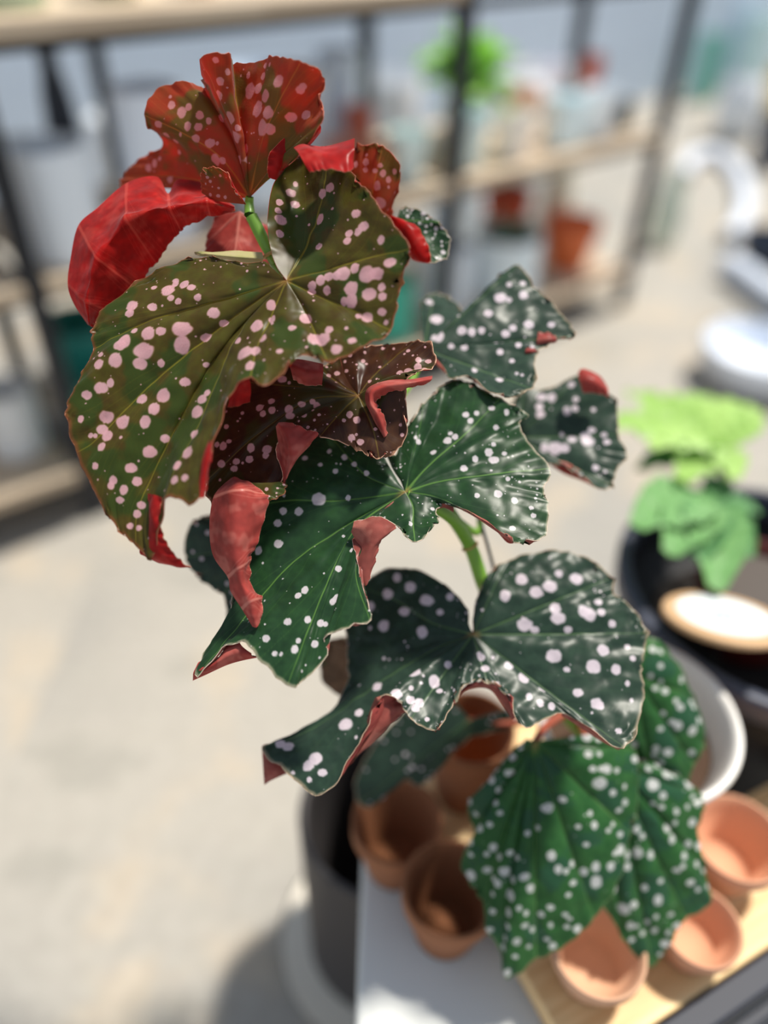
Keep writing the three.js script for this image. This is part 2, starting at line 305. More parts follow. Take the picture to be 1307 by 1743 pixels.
  for (const [t, w, c] of [[[1088, 868, 0.8], 0.7, sage], [[1150, 915, 0.77], 0.55, sage], [[1235, 975, 0.75], 0.5, sage], [[1200, 930, 0.77], 0.5, moss], [[1290, 930, 0.79], 0.5, moss], [[1300, 860, 0.84], 0.55, moss], [[1240, 800, 0.9], 0.5, moss]]) pxLeaf(b2, t, w, c);
  for (const b of [b1, b2]) { const e = local(P(...b)); mesh('stem', tube([V(e.x * 0.3 - 0.02, PH - 0.03, e.z * 0.3), e.clone().multiplyScalar(0.7).setY((e.y + PH) / 2), e], 0.005, 16, 8), std('#6d8f3c', 0.7), pl); }
  // round wooden tag with a white label, on a dark wire
  const tc = P(1232, 1054, 0.735), tg = thing('plant_tag', 'round wooden plant tag with a white label on a dark wire', 'tag', tc);
  const dirX = P(1332, 1078, 0.735).sub(tc).normalize(), view = tc.clone().sub(camera.position).normalize();
  const side = view.clone().cross(dirX).normalize();
  const nrm = view.clone().multiplyScalar(-0.38).addScaledVector(side, -0.925).normalize(); if (nrm.y < 0) nrm.negate();
  const q = new THREE.Quaternion().setFromRotationMatrix(new THREE.Matrix4().makeBasis(dirX.clone().addScaledVector(nrm, -dirX.dot(nrm)).normalize(), nrm, dirX.clone().cross(nrm).normalize()));
  const disc = lathe([[0, -0.004], [0.054, -0.004], [0.0565, -0.002], [0.0565, 0.002], [0.054, 0.004], [0, 0.004]], 48);
  const dm = mesh('wooden_disc', disc, std('#c6a27a', 0.6), tg); dm.quaternion.copy(q);
  const cv = document.createElement('canvas'); cv.width = cv.height = 256; const cx = cv.getContext('2d');
  cx.fillStyle = '#dbe4e6'; cx.fillRect(0, 0, 256, 256); cx.strokeStyle = '#5b7078'; cx.lineWidth = 7; cx.lineCap = 'round';
  for (const [a, b, w] of [[96, 120, 60], [86, 150, 84]]) { cx.beginPath(); for (let i = 0; i <= 12; i++) cx.lineTo(a + w * i / 12, b + 7 * Math.sin(i * 2.1)); cx.stroke(); }
  const lt = new THREE.CanvasTexture(cv); lt.colorSpace = THREE.SRGBColorSpace;
  const lab = new THREE.CircleGeometry(0.044, 40); lab.rotateX(-Math.PI / 2); lab.translate(0, 0.0046, 0);
  mesh('label_face', lab, new THREE.MeshStandardMaterial({ map: lt, roughness: 0.5 }), tg).quaternion.copy(q);
  mesh('wire', tube([V(0, -0.004, 0), V(0.02, -0.05, -0.02), V(0.03, PH - 0.095 - tc.y, -0.03)], 0.0016, 20, 6), std('#1a1c1f', 0.5), tg);
}


// ---------------------------------------------------------------- begonia leaf surfaces
function catmull(a, b, c, d, t) {
  const t2 = t * t, t3 = t2 * t;
  return 0.5 * (2 * b + (c - a) * t + (2 * a - 5 * b + 4 * c - d) * t2 + (3 * b - a - 3 * c + d) * t3);
}
// ribs: arrays of world points, each running from the leaf's petiole end (or fold) to its margin
function loft(ribs, NU, NV, o) {
  const R = ribs.map((r) => new THREE.CatmullRomCurve3(r, false, 'centripetal').getSpacedPoints(NV));
  const n = R.length, G = [];
  const veins = o.veins ?? [];
  for (let i = 0; i <= NU; i++) {
    const q = i / NU * (n - 1), k = Math.min(n - 2, Math.floor(q)), t = q - k, row = [];
    const A = R[Math.max(0, k - 1)], B = R[k], C = R[k + 1], D = R[Math.min(n - 1, k + 2)];
    for (let j = 0; j <= NV; j++) row.push(V(catmull(A[j].x, B[j].x, C[j].x, D[j].x, t), catmull(A[j].y, B[j].y, C[j].y, D[j].y, t), catmull(A[j].z, B[j].z, C[j].z, D[j].z, t)));
    G.push(row);
  }
  const normals = () => {
    const N = [];
    for (let i = 0; i <= NU; i++) {
      N.push([]);
      for (let j = 0; j <= NV; j++) {
        const jj = Math.max(1, j);
        const du = G[Math.min(NU, i + 1)][jj].clone().sub(G[Math.max(0, i - 1)][jj]);
        const dv = G[i][Math.min(NV, jj + 1)].clone().sub(G[i][jj - 1]);
        N[i].push(du.cross(dv).normalize().multiplyScalar(o.sign));
      }
    }
    return N;
  };
  let N = normals();
  const s = o.seed ?? 0, pinch = o.pinch ?? 0;
  for (let i = 0; i <= NU; i++) {
    const q = i / NU * (n - 1);
    let f = 0.5, span = 0;
    for (let k = 0; k + 1 < veins.length; k++) if (q >= veins[k] && q <= veins[k + 1]) { f = (q - veins[k]) / (veins[k + 1] - veins[k]); span = 1; }
    for (let j = 0; j <= NV; j++) {
      const v = j / NV, p = G[i][j], w = Math.sin(Math.PI * Math.min(1, v * 0.9 + 0.02));
      const bulge = span ? (o.quilt ?? 0.0018) * (Math.pow(Math.sin(Math.PI * f), 0.6) - 0.5) * w : 0;
      const wr = (o.wrinkle ?? 0.0007) * (n3(p.x * 55 + s, p.y * 55, p.z * 55) + 0.2 * n3(p.x * 120, p.y * 120 + s, p.z * 120)) * sstep(0.05, 0.4, v);
      const ruffle = (o.ruffle ?? 0.0012) * n2(q * 1.7 + s * 3.1, s) * sstep(0.7, 1, v);
      p.addScaledVector(N[i][j], bulge + wr + ruffle);
      if (v > 0.86 && o.teeth !== 0) {
        const dv = G[i][j].clone().sub(G[i][j - 1]).normalize(), saw = q * 1.35 + 0.5 * n2(q * 0.9 + s, 2.2), fr = saw - Math.floor(saw);
        const tooth = Math.pow(Math.abs(fr * 2 - 1), 1.6) * (0.6 + 0.8 * n2(q * 0.7 + s, 4.4)) + 0.25 * n2(q * 5 + s, 9.1);
        p.addScaledVector(dv, (o.teeth ?? 0.0032) * tooth * sstep(0.86, 1, v));
      }
    }
  }
  N = normals();
  return { G, N, NU, NV };
}
function sheet(S, off, flip) {
  const { G, N, NU, NV } = S, pos = [], nor = [], uv = [], idx = [];
  for (let i = 0; i <= NU; i++) for (let j = 0; j <= NV; j++) {
    const p = G[i][j], m = N[i][j];
    pos.push(p.x + m.x * off, p.y + m.y * off, p.z + m.z * off);
    nor.push(flip ? -m.x : m.x, flip ? -m.y : m.y, flip ? -m.z : m.z);
    uv.push(i / NU, j / NV);
  }
  for (let i = 0; i < NU; i++) for (let j = 0; j < NV; j++) {
    const a = i * (NV + 1) + j, b = a + NV + 1;
    const q = flip !== S.neg ? [[a, a + 1, b], [b, a + 1, b + 1]] : [[a, b, a + 1], [b, b + 1, a + 1]];
    for (const t of q) idx.push(...t);
  }
  const g = new THREE.BufferGeometry();
  g.setAttribute('position', new THREE.Float32BufferAttribute(pos, 3));
  g.setAttribute('normal', new THREE.Float32BufferAttribute(nor, 3));
  g.setAttribute('uv', new THREE.Float32BufferAttribute(uv, 2));
  g.setIndex(idx);
  return g;
}
function tube(pts, r, seg = 40, rad = 8, taper) {
  const c = new THREE.CatmullRomCurve3(pts, false, 'centripetal');
  const g = new THREE.TubeGeometry(c, seg, r, rad, false);
  if (taper) {
    const p = g.attributes.position;
    for (let i = 0; i <= seg; i++) {
      const o = c.getPointAt(i / seg), k = taper(i / seg);
      for (let j = 0; j <= rad; j++) { const q = i * (rad + 1) + j; p.setXYZ(q, o.x + (p.getX(q) - o.x) * k, o.y + (p.getY(q) - o.y) * k, o.z + (p.getZ(q) - o.z) * k); }
    }
  }
  return g;
}
const bumpTex = dataTex(256, 256, (u, v) => {
  const k = 128 + 60 * n2(u * 20, v * 20) + 30 * n2(u * 60 + 5, v * 60); return [k, k, k];
}, false);
// colours of the blade (sRGB bytes): dark, light, vein, spot, underside, underside vein, margin
const PAL = {
  green: { a: [24, 54, 30], b: [42, 80, 42], vein: [112, 156, 70], spot: [236, 226, 232], u: [176, 92, 82], uv: [206, 142, 124], rim: [206, 184, 164], tr: 0.3 },
  deep: { a: [32, 52, 42], b: [50, 74, 58], vein: [92, 124, 76], spot: [236, 222, 232], u: [176, 78, 72], uv: [204, 128, 112], rim: [190, 164, 138], tr: 0.26 },
  olive: { a: [78, 62, 14], b: [92, 92, 20], c: [62, 80, 20], vein: [156, 150, 46], spot: [250, 206, 216], u: [216, 30, 28], uv: [236, 104, 90], rim: [150, 84, 56], tr: 0.5 },
  bronze: { a: [196, 74, 40], b: [176, 92, 40], c: [128, 112, 36], vein: [214, 160, 66], spot: [255, 206, 208], u: [238, 30, 24], uv: [242, 104, 88], rim: [190, 96, 64], tr: 0.68 },
  dusk: { a: [58, 30, 20], b: [84, 52, 26], c: [66, 60, 24], vein: [128, 112, 46], spot: [242, 196, 202], u: [206, 84, 76], uv: [236, 156, 140], rim: [222, 172, 144], tr: 0.38 },
  bud: { a: [196, 184, 140], b: [176, 176, 110], vein: [196, 170, 120], spot: [230, 220, 200], u: [180, 150, 110], uv: [190, 160, 120], rim: [190, 160, 120], tr: 0.3 },
  fresh: { a: [36, 88, 42], b: [62, 118, 60], c: [44, 92, 62], vein: [134, 176, 96], spot: [244, 244, 244], u: [150, 118, 92], uv: [180, 146, 118], rim: [110, 134, 84], tr: 0.4 },
};
let leafNo = 0;
// o: z (depth, m), c: petiole point [x, y, dz] or null, ribs, pal, seen 'top' | 'under', veins (rib numbers), spots [[x, y, r]...], random: spots per cm2
function blade(parent, name, o) {
  const id = ++leafNo; seed = 1000 + id * 77;
  const slope = Math.tan((o.tilt ?? 0) * Math.PI / 180) * o.z / F, y0 = o.c ? o.c[1] : 0, across = Math.tan((o.yaw ?? 0) * Math.PI / 180) * o.z / F, x0 = o.c ? o.c[0] : 0;
  const at = ([x, y, d = 0]) => P(x, y, o.z + d * 0.01 - slope * (y - y0) - across * (x - x0));
  const ribs = o.ribs.map((r) => {
    if (o.c) {
      const pts = typeof r[0] === 'number' ? [r] : r;
      if (pts.length === 1) {
        const [x, y, d = 0] = pts[0], [cx, cy, cd = 0] = o.c, ar = o.arch ?? 0;
        return [o.c, [cx + (x - cx) * 0.35, cy + (y - cy) * 0.35, cd + (d - cd) * 0.25 + ar * 0.8], [cx + (x - cx) * 0.7, cy + (y - cy) * 0.7, cd + (d - cd) * 0.6 + ar], pts[0]].map(at);
      }
      return [o.c, ...pts].map(at);
    }
    return r.map(at);
  });
  const NU = Math.min(300, Math.max(24, (ribs.length - 1) * (o.du ?? 9))), NV = o.nv ?? 44;
  // the side that faces the camera is the one named in o.seen
  const mid = Math.floor(ribs.length / 2), e = ribs[mid], f = ribs[Math.min(ribs.length - 1, mid + 1)];
  let area = 0; { // signed area in the picture of the whole outline tells the turn of the surface
    const loop = ribs.map((r) => toPx(r[r.length - 1])); if (o.c) loop.push(toPx(ribs[0][0])); else for (let i = ribs.length - 1; i >= 0; i--) loop.push(toPx(ribs[i][0]));
    for (let i = 0; i < loop.length; i++) { const a = loop[i], b = loop[(i + 1) % loop.length]; area += a[0] * b[1] - a[1] * b[0]; }
  }
  // clockwise in the picture (area > 0, y down): du x dv points towards the lens for u clockwise, v outwards
  const towards = area > 0 ? 1 : -1;
  const sign = (o.seen === 'under' ? -1 : 1) * towards * (o.c ? 1 : 1);
  const S = loft(ribs, NU, NV, { ...o, sign, seed: id * 1.7 });
  S.neg = sign < 0;
  const pal = PAL[o.pal], TW = o.tw ?? 768, TH = o.th ?? 384, n = ribs.length - 1;
  const G = S.G;
  const pos = (u, v) => {
    const a = Math.min(NU - 1e-6, u * NU), b = Math.min(NV - 1e-6, v * NV), i = Math.floor(a), j = Math.floor(b), s = a - i, t = b - j;
    const p = G[i][j], q = G[i + 1][j], r = G[i][j + 1], w = G[i + 1][j + 1];
    return [(p.x * (1 - s) + q.x * s) * (1 - t) + (r.x * (1 - s) + w.x * s) * t, (p.y * (1 - s) + q.y * s) * (1 - t) + (r.y * (1 - s) + w.y * s) * t, (p.z * (1 - s) + q.z * s) * (1 - t) + (r.z * (1 - s) + w.z * s) * t];
  };
  const veins = o.veins ?? [], vu = veins.map((k) => k / n);
  const width = (u, v) => { const a = pos(Math.max(0, u - 0.01), v), b = pos(Math.min(1, u + 0.01), v); return Math.hypot(a[0] - b[0], a[1] - b[1], a[2] - b[2]) / 0.02; };
  const veinAt = (u, v, k1, k2) => {   // 0..1 strength of the vein network
    let m = 0; const w = Math.max(1e-4, width(u, v));
    for (const x of vu) {
      const d = Math.abs(u - x) * w, hw = (0.0011 * (1 - v * 0.75) + 0.00015) * k1;
      m = Math.max(m, 1 - sstep(hw * 0.4, hw, d));
      if (k2) for (let b = 0.3; b < 0.95; b += 0.17) for (const s of [-1, 1]) {
        const bb = b + 0.06 * s; if (v < bb) continue;
        const sp = 0.5 / (vu.length + 1), d2 = Math.abs(u - x - s * (v - bb) * sp * (1.5 - v * 0.5)) * w;
        if (Math.abs(u - x) < sp * 1.1) m = Math.max(m, 0.55 * k2 * (1 - sstep(0.0001, 0.00042, d2)));
      }
    }
    return m;
  };
  const wash = (u, v) => { const p = pos(u, v); return n3(p[0] * 60, p[1] * 60, p[2] * 60) * 0.6 + 0.4 * n3(p[0] * 170, p[1] * 170, p[2] * 170); };
  const top = new Uint8Array(TW * TH * 4);
  for (let y = 0; y < TH; y++) for (let x = 0; x < TW; x++) {
    const u = (x + 0.5) / TW, v = (y + 0.5) / TH, k = (y * TW + x) * 4;
    let c = mixc(pal.a, pal.b, 0.5 + 0.5 * wash(u, v));
    if (pal.c) { const p = pos(u, v); c = mixc(c, pal.c, sstep(0.0, 0.45, n3(p[0] * 26 + 3, p[1] * 26, p[2] * 26) + 0.3 * n3(p[0] * 90, p[1] * 90, p[2] * 90))); }
    c = mixc(c, pal.vein, 0.75 * veinAt(u, v, 1, 0.35));
    if (v < 0.06 && o.c) c = mixc(c, [190, 130, 80], 0.7 * (1 - v / 0.06));
    c = mixc(c, pal.rim, 0.6 * sstep(0.982, 0.995, v));
    top[k] = c[0]; top[k + 1] = c[1]; top[k + 2] = c[2]; top[k + 3] = 255;
  }
  // pale spots, round on the blade itself
  const spots = [];
  for (const [px, py, r] of o.spots ?? []) {
    let best = 1e9, bu = 0, bv = 0;
    for (let i = 0; i <= NU; i++) for (let j = 2; j <= NV; j++) {
      const [x, y, z] = toPx(G[i][j]), d = Math.hypot(x - px, y - py) + z * 30;
      if (d < best) { best = d; bu = i / NU; bv = j / NV; }
    }
    const p = pos(bu, bv); spots.push([bu, bv, (o.spotScale ?? 0.88) * r * toPx(V(...p))[2] / F]);
  }
  const scatter = (count, r0, r1, v0 = 0.22, v1 = 0.97) => {
    for (let q = 0, tries = 0; q < count && tries < count * 30; tries++) {
      const u = rnd(), v = v0 + (v1 - v0) * Math.sqrt(rnd()), r = r0 + (r1 - r0) * rnd() * rnd();
      if (width(u, v) < 0.02 && o.c) continue;
      if (vu.some((x) => Math.abs(u - x) * width(u, v) < r * 1.15)) continue;
      const p = pos(u, v); let ok = true;
      for (const s of spots) { const k = pos(s[0], s[1]); if (Math.hypot(p[0] - k[0], p[1] - k[1], p[2] - k[2]) < (r + s[2]) * (rnd() < 0.25 ? 0.75 : 1.25)) { ok = false; break; } }
      if (ok) { spots.push([u, v, r]); q++; }
    }
  };
  if (o.scatter) scatter(...o.scatter);
  if (o.specks) scatter(o.specks, 0.0003, 0.0009, 0.2, 1);
  for (const [su, sv, r] of spots) {
    const k = pos(su, sv), w = Math.max(0.004, width(su, sv)), a0 = pos(su, Math.max(0, sv - 0.02)), a1 = pos(su, Math.min(1, sv + 0.02));
    const hgt = Math.max(0.004, Math.hypot(a0[0] - a1[0], a0[1] - a1[1], a0[2] - a1[2]) / 0.04), ph = rnd() * 50;
    const x0 = Math.max(0, Math.floor((su - 2 * r / w) * TW)), x1 = Math.min(TW - 1, Math.ceil((su + 2 * r / w) * TW)), y0 = Math.max(0, Math.floor((sv - 2 * r / hgt) * TH)), y1 = Math.min(TH - 1, Math.ceil((sv + 2 * r / hgt) * TH));
    const ax = 0.82 + 0.36 * rnd();
    for (let y = y0; y <= y1; y++) for (let x = x0; x <= x1; x++) {
      const u = (x + 0.5) / TW, v = (y + 0.5) / TH, p = pos(u, v), dx = p[0] - k[0], dy = p[1] - k[1], dz = p[2] - k[2];
      const ang = Math.atan2((v - sv) * hgt, (u - su) * w), d = Math.hypot(dx * ax, dy / ax, dz) * (1 + 0.1 * n2(Math.cos(ang) * 0.9 + ph, Math.sin(ang) * 0.9));
      const m = 1 - sstep(r * 0.82, r * 1.1, d);
      if (m <= 0) continue;
      const q = (y * TW + x) * 4, g = 0.94 + 0.06 * n2(p[0] * 2200, p[1] * 2200 + p[2] * 900);
      for (let c = 0; c < 3; c++) top[q + c] += (pal.spot[c] * g - top[q + c]) * m * 0.95;
    }
  }
  const mk = (data, w, h) => { const t = new THREE.DataTexture(data, w, h); t.colorSpace = THREE.SRGBColorSpace; t.magFilter = t.minFilter = THREE.LinearFilter; t.needsUpdate = true; return t; };
  const bt = bumpTex.clone(); bt.repeat.set(Math.max(1, n / 4), 2); bt.needsUpdate = true;
  const skin = { roughness: 0.95, thickness: 0, ior: 1.45, specularIntensity: 0.2, clearcoat: 0.5, clearcoatRoughness: 0.33, bumpMap: bt, bumpScale: 0.0001 };
  const m = mesh(name, sheet(S, 0.0003, false), new THREE.MeshPhysicalMaterial({ map: mk(top, TW, TH), transmission: pal.tr, ...skin }), parent);
  const BW = 320, BH = 160, un = new Uint8Array(BW * BH * 4);
  for (let y = 0; y < BH; y++) for (let x = 0; x < BW; x++) {
    const u = (x + 0.5) / BW, v = (y + 0.5) / BH, k = (y * BW + x) * 4;
    const f = 0.5 + 0.5 * wash(u, v), p = pos(u, v), pale = sstep(0.05, 0.7, n3(p[0] * 38, p[1] * 38 + 7, p[2] * 38) + 0.4 * n3(p[0] * 150, p[1] * 150, p[2] * 150));
    const c = mixc(mixc(mixc(pal.u, pal.u.map((q) => q * 0.74), f), pal.uv, 0.4 * pale), pal.uv, 0.7 * veinAt(u, v, 1.5, 0.8));
    un[k] = c[0]; un[k + 1] = c[1]; un[k + 2] = c[2]; un[k + 3] = 255;
  }
  const us = mesh('leaf_underside', sheet(S, -0.0003, true), new THREE.MeshPhysicalMaterial({ map: mk(un, BW, BH), transmission: pal.tr, ...skin, clearcoat: 0.3, clearcoatRoughness: 0.3 }), m);
  us.userData.label = 'reddish underside of the leaf';
  const edge = []; for (let i = 0; i <= NU; i++) edge.push(G[i][NV].clone());
  mesh('leaf_margin', tube(edge, 0.0003, Math.min(260, NU), 5), std(lin(`rgb(${pal.rim})`), 0.5), m);
  return m;
}
// ---------------------------------------------------------------- the potted begonia
const begonia = thing('potted_begonia', 'spotted angel-wing begonia with red leaf undersides in a white pot', 'potted plant');
{
  // white glazed pot on the wooden board
  const rim = onH(1085, 1212, 0.575), base = BOARD;
  const potM = new THREE.MeshPhysicalMaterial({ color: lin('#efece6'), roughness: 0.4, clearcoat: 0.3 });
  const h = rim.y - base, p = lathe([[0, 0], [0.058, 0], [0.062, 0.004], [0.080, h - 0.02], [0.089, h - 0.012], [0.091, h - 0.004], [0.089, h], [0.085, h], [0.082, h - 0.006], [0.075, h - 0.03], [0.064, 0.02], [0, 0.02]], 64);
  p.translate(rim.x, base, rim.z); mesh('pot', p, potM, begonia);
  const soil = new THREE.CircleGeometry(0.073, 40, 0, Math.PI * 2); soil.rotateX(-Math.PI / 2);
  { const q = soil.attributes.position; for (let i = 0; i < q.count; i++) q.setY(i, 0.003 * n2(q.getX(i) * 90, q.getZ(i) * 90)); soil.computeVertexNormals(); }
  soil.translate(rim.x, rim.y - 0.038, rim.z);
  mesh('soil', soil, std('#4a372a', 1), begonia);
  const stemM = new THREE.MeshPhysicalMaterial({ color: lin('#6d9c2c'), roughness: 0.55, clearcoat: 0.2 });
  const stemPts = [V(rim.x - 0.02, rim.y - 0.05, rim.z + 0.01), P(930, 1180, 0.635), P(850, 1050, 0.59), P(824, 1000, 0.572), P(800, 930, 0.56), P(770, 880, 0.552), P(715, 800, 0.545), P(662, 700, 0.535), P(600, 600, 0.525), P(520, 500, 0.515), P(462, 432, 0.508), P(428, 368, 0.505)];
  const stem = mesh('stem', tube(stemPts, 0.0058, 120, 12, (t) => 1.05 - 0.35 * t), stemM, begonia);
  const nodeM = std('#a58a4a', 0.6);
  for (const [x, y, z] of [[800, 930, 0.56], [655, 690, 0.534], [462, 432, 0.508]]) { const c = P(x, y, z), g = new THREE.TorusGeometry(0.0054, 0.0012, 8, 20); const d = P(x - 30, y - 60, z - 0.005).sub(c).normalize(); g.applyQuaternion(new THREE.Quaternion().setFromUnitVectors(V(0, 0, 1), d)); g.translate(c.x, c.y, c.z); mesh('stem_node', g, nodeM, stem); }
  const petiole = (pts, r = 0.003, m = stemM) => mesh('petiole', tube(pts.map((q) => P(...q)), r, 24, 8, (t) => 1.1 - 0.3 * t), m, begonia);
  const redM = std('#9a4a34', 0.6);
  petiole([[446, 408, 0.508], [462, 440, 0.512], [480, 468, 0.5], [488, 477, 0.478]]);
  petiole([[425, 366, 0.505], [424, 345, 0.507], [425, 335, 0.505]], 0.0034);
  petiole([[655, 690, 0.534], [640, 690, 0.515], [610, 674, 0.5]], 0.0028, redM);
  petiole([[800, 930, 0.56], [765, 880, 0.53], [690, 840, 0.507]], 0.0042);
  petiole([[520, 500, 0.515], [570, 470, 0.535], [612, 431, 0.538]], 0.0026);
  petiole([[662, 700, 0.535], [700, 650, 0.555], [722, 594, 0.56]], 0.003);
  petiole([[770, 880, 0.552], [815, 905, 0.585], [820, 860, 0.6], [880, 748, 0.592]], 0.0028);
  petiole([[850, 1050, 0.59], [830, 1080, 0.575], [806, 1080, 0.553]], 0.0034);
  petiole([[960, 1215, 0.645], [930, 1235, 0.63], [910, 1264, 0.597]], 0.0034, redM);
  petiole([[985, 1230, 0.66], [1010, 1270, 0.64], [1045, 1302, 0.617]], 0.003, redM);
  petiole([[985, 1225, 0.66], [1040, 1190, 0.655], [1080, 1152, 0.624]], 0.003, redM);
  petiole([[950, 1200, 0.645], [880, 1230, 0.66], [800, 1226, 0.664]], 0.003, redM);
  // pale bud sheath beside the top node
  blade(begonia, 'stipule', { z: 0.502, pal: 'bud', seen: 'top', teeth: 0, quilt: 0, tw: 64, th: 64, nv: 12,
    ribs: [[[446, 430, 0.3], [400, 428, 0.4], [332, 430, 0.6]], [[448, 440, -0.4], [400, 437, -0.5], [332, 431, 0.6]], [[444, 452, 0.2], [400, 446, 0.2], [333, 432, 0.6]]] });

  // keeps the middle of each rib as a crease
  const creased = (ribs) => ribs.map(([a, b, c]) => [a, ...[[a, b, 0.5], [a, b, 0.86]].map(([p, q, t]) => p.map((v, k) => v + (q[k] - v) * t)), b, ...[[b, c, 0.14], [b, c, 0.5]].map(([p, q, t]) => p.map((v, k) => v + (q[k] - v) * t)), c]);
  // upper leaf, backlit
  blade(begonia, 'leaf', { z: 0.507, c: [425, 336], tilt: -18, yaw: 22, spotScale: 1.1, pal: 'bronze', seen: 'top', quilt: 0.003, tw: 1024, th: 448,
    veins: [1, 4, 8, 10, 13, 16],
    ribs: [
      [[385, 338, 0.6], [300, 322, 1.4], [205, 318, 2]], [[370, 315, 0.6], [290, 300, 1.4], [211, 300, 2.2]], [[380, 305, 0.5], [310, 272, 1.3], [243, 270, 2.2]],
      [[372, 285, 0.4], [318, 255, 0.8], [279, 246, 1.4]], [[375, 268, -0.2], [300, 222, -0.4], [246, 196, -0.6]], [[385, 250, 0.2], [320, 190, 0.3], [270, 155, 0.4]],
      [[392, 245, 0.3], [352, 185, 0.5], [318, 139, 0.8]], [[398, 240, 0.6], [372, 190, 1.1], [350, 150, 1.5]], [[400, 235, -0.1], [368, 160, -0.6], [338, 101, -1]],
      [[410, 235, -0.2], [392, 160, -0.6], [387, 92, -0.9]], [[414, 235, 0.3], [402, 165, 0.8], [397, 109, 1.2]], [[425, 230, 0.2], [432, 165, 0.6], [440, 107, 1]],
      [[434, 230, 0.1], [450, 160, 0.3], [463, 98, 0.6]], [[445, 240, -0.3], [475, 170, -0.5], [510, 105, -0.4]], [[452, 255, 0], [500, 190, 0.2], [551, 134, 0.4]],
      [[458, 270, 0.1], [505, 215, 0.3], [546, 170, 0.4]], [[458, 290, 0], [500, 245, -0.2], [546, 208, -0.6]], [[450, 312, 0], [470, 296, 0], [492, 282, -0.2]]],
    spots: [[370, 100, 5], [375, 137, 7], [372, 160, 8], [424, 155, 12], [442, 152, 9], [452, 165, 10], [440, 188, 12], [456, 192, 10], [445, 217, 11], [461, 218, 9], [476, 136, 11], [495, 200, 9], [523, 195, 8], [510, 153, 7], [516, 145, 6], [424, 128, 5], [391, 200, 9], [378, 203, 8], [400, 232, 11], [420, 255, 7], [405, 217, 5], [292, 182, 7], [308, 193, 9], [320, 181, 6], [319, 215, 7], [342, 195, 7], [358, 243, 8], [339, 216, 7], [334, 235, 7], [367, 272, 9], [380, 275, 6], [268, 210, 6], [285, 230, 6], [300, 240, 5], [253, 287, 6], [262, 279, 6], [290, 306, 6], [407, 273, 7], [420, 273, 7]],
    scatter: [14, 0.0012, 0.0028], specks: 40 });
  blade(begonia, 'leaf_curl', { z: 0.492, pal: 'bronze', seen: 'under', teeth: 0, quilt: 0.001, tw: 128, th: 128, nv: 16,
    ribs: [[[545, 225, 0.8], [546, 216, 0.2], [543, 208, 0]], [[528, 246, 0.9], [515, 236, -0.2], [500, 226, -0.3]], [[505, 268, 0.9], [490, 258, -0.4], [465, 254, -0.6]], [[486, 290, 0.8], [474, 280, -0.4], [456, 272, -0.5]], [[474, 306, 0.6], [466, 305, 0], [457, 302, 0]]] });
  blade(begonia, 'leaf_curl', { z: 0.497, c: [418, 348, 0], pal: 'bronze', seen: 'top', quilt: 0, tw: 160, th: 128, nv: 16, du: 8,
    ribs: [[362, 342, 0.2], [344, 325, 0], [343, 302, -0.3], [352, 288, -0.6], [368, 285, -0.8], [386, 296, -0.8], [397, 318, -0.6], [408, 334, -0.3]], scatter: [9, 0.001, 0.002, 0.35, 0.95], specks: 12 });

  // red leaf rolled over, its underside up
  blade(begonia, 'leaf', { z: 0.497, pal: 'bronze', seen: 'under', quilt: 0.0016, wrinkle: 0.0011, veins: [1, 3, 5, 7, 9], tw: 384, th: 256, nv: 36,
    ribs: creased([[[398, 352, 1], [399, 354, 0.2], [400, 358, 1]], [[352, 316, 2], [352, 345, -0.3], [358, 368, 1]], [[304, 306, 2.2], [308, 350, -0.6], [322, 384, 1.2]], [[286, 330, 2.0], [288, 354, -0.8], [308, 392, 1.3]], [[266, 301, 2.2], [258, 356, -1], [290, 412, 1.4]], [[216, 312, 2], [215, 375, -1.2], [264, 446, 1.5]],
      [[166, 354, 1.6], [190, 405, -1.2], [246, 470, 1.6]], [[134, 384, 1.3], [165, 440, -1.2], [233, 492, 1.7]], [[121, 438, 1.1], [152, 480, -1], [214, 512, 1.8]], [[116, 484, 1], [148, 515, -0.6], [190, 530, 1.8]], [[126, 516, 1], [150, 535, 0], [172, 545, 1.6]], [[150, 552, 1], [152, 554, 0.6], [156, 556, 1]]]) });
  blade(begonia, 'leaf_curl', { z: 0.53, c: [408, 360, 0], pal: 'dusk', seen: 'under', quilt: 0.002, veins: [1, 3, 5], tw: 192, th: 128, nv: 20,
    ribs: [[366, 368, 0.3], [351, 415, 0.4], [354, 432, 0], [400, 440, -0.3], [455, 448, 0], [466, 420, 0.4], [452, 385, 0.6]] });

  // small leaf behind, on the right
  blade(begonia, 'leaf', { z: 0.54, c: [612, 430, -0.4], tilt: -20, pal: 'bronze', seen: 'top', veins: [1, 3, 5], quilt: 0.002, tw: 384, th: 320,
    ribs: [[560, 330, 0.4], [588, 266, 0.8], [614, 249, 0.6], [650, 250, 0.2], [681, 289, 0], [668, 346, 0.4], [668, 385, 0.3]],
    spots: [[624, 276, 7], [623, 291, 5], [605, 278, 6], [648, 282, 5], [653, 296, 7], [659, 306, 6], [642, 318, 8], [645, 345, 12], [640, 290, 5], [672, 293, 5]], scatter: [16, 0.001, 0.002] });
  blade(begonia, 'leaf_curl', { z: 0.535, c: [676, 374, 0.4], pal: 'green', seen: 'top', quilt: 0.001, veins: [2], tw: 256, th: 192, nv: 24,
    ribs: [[682, 353, 0.6], [712, 358, 0.4], [746, 379, 0.2], [764, 408, 0.2], [757, 438, 0], [729, 448, -0.4]], scatter: [22, 0.001, 0.002, 0.3, 0.98], specks: 20 });
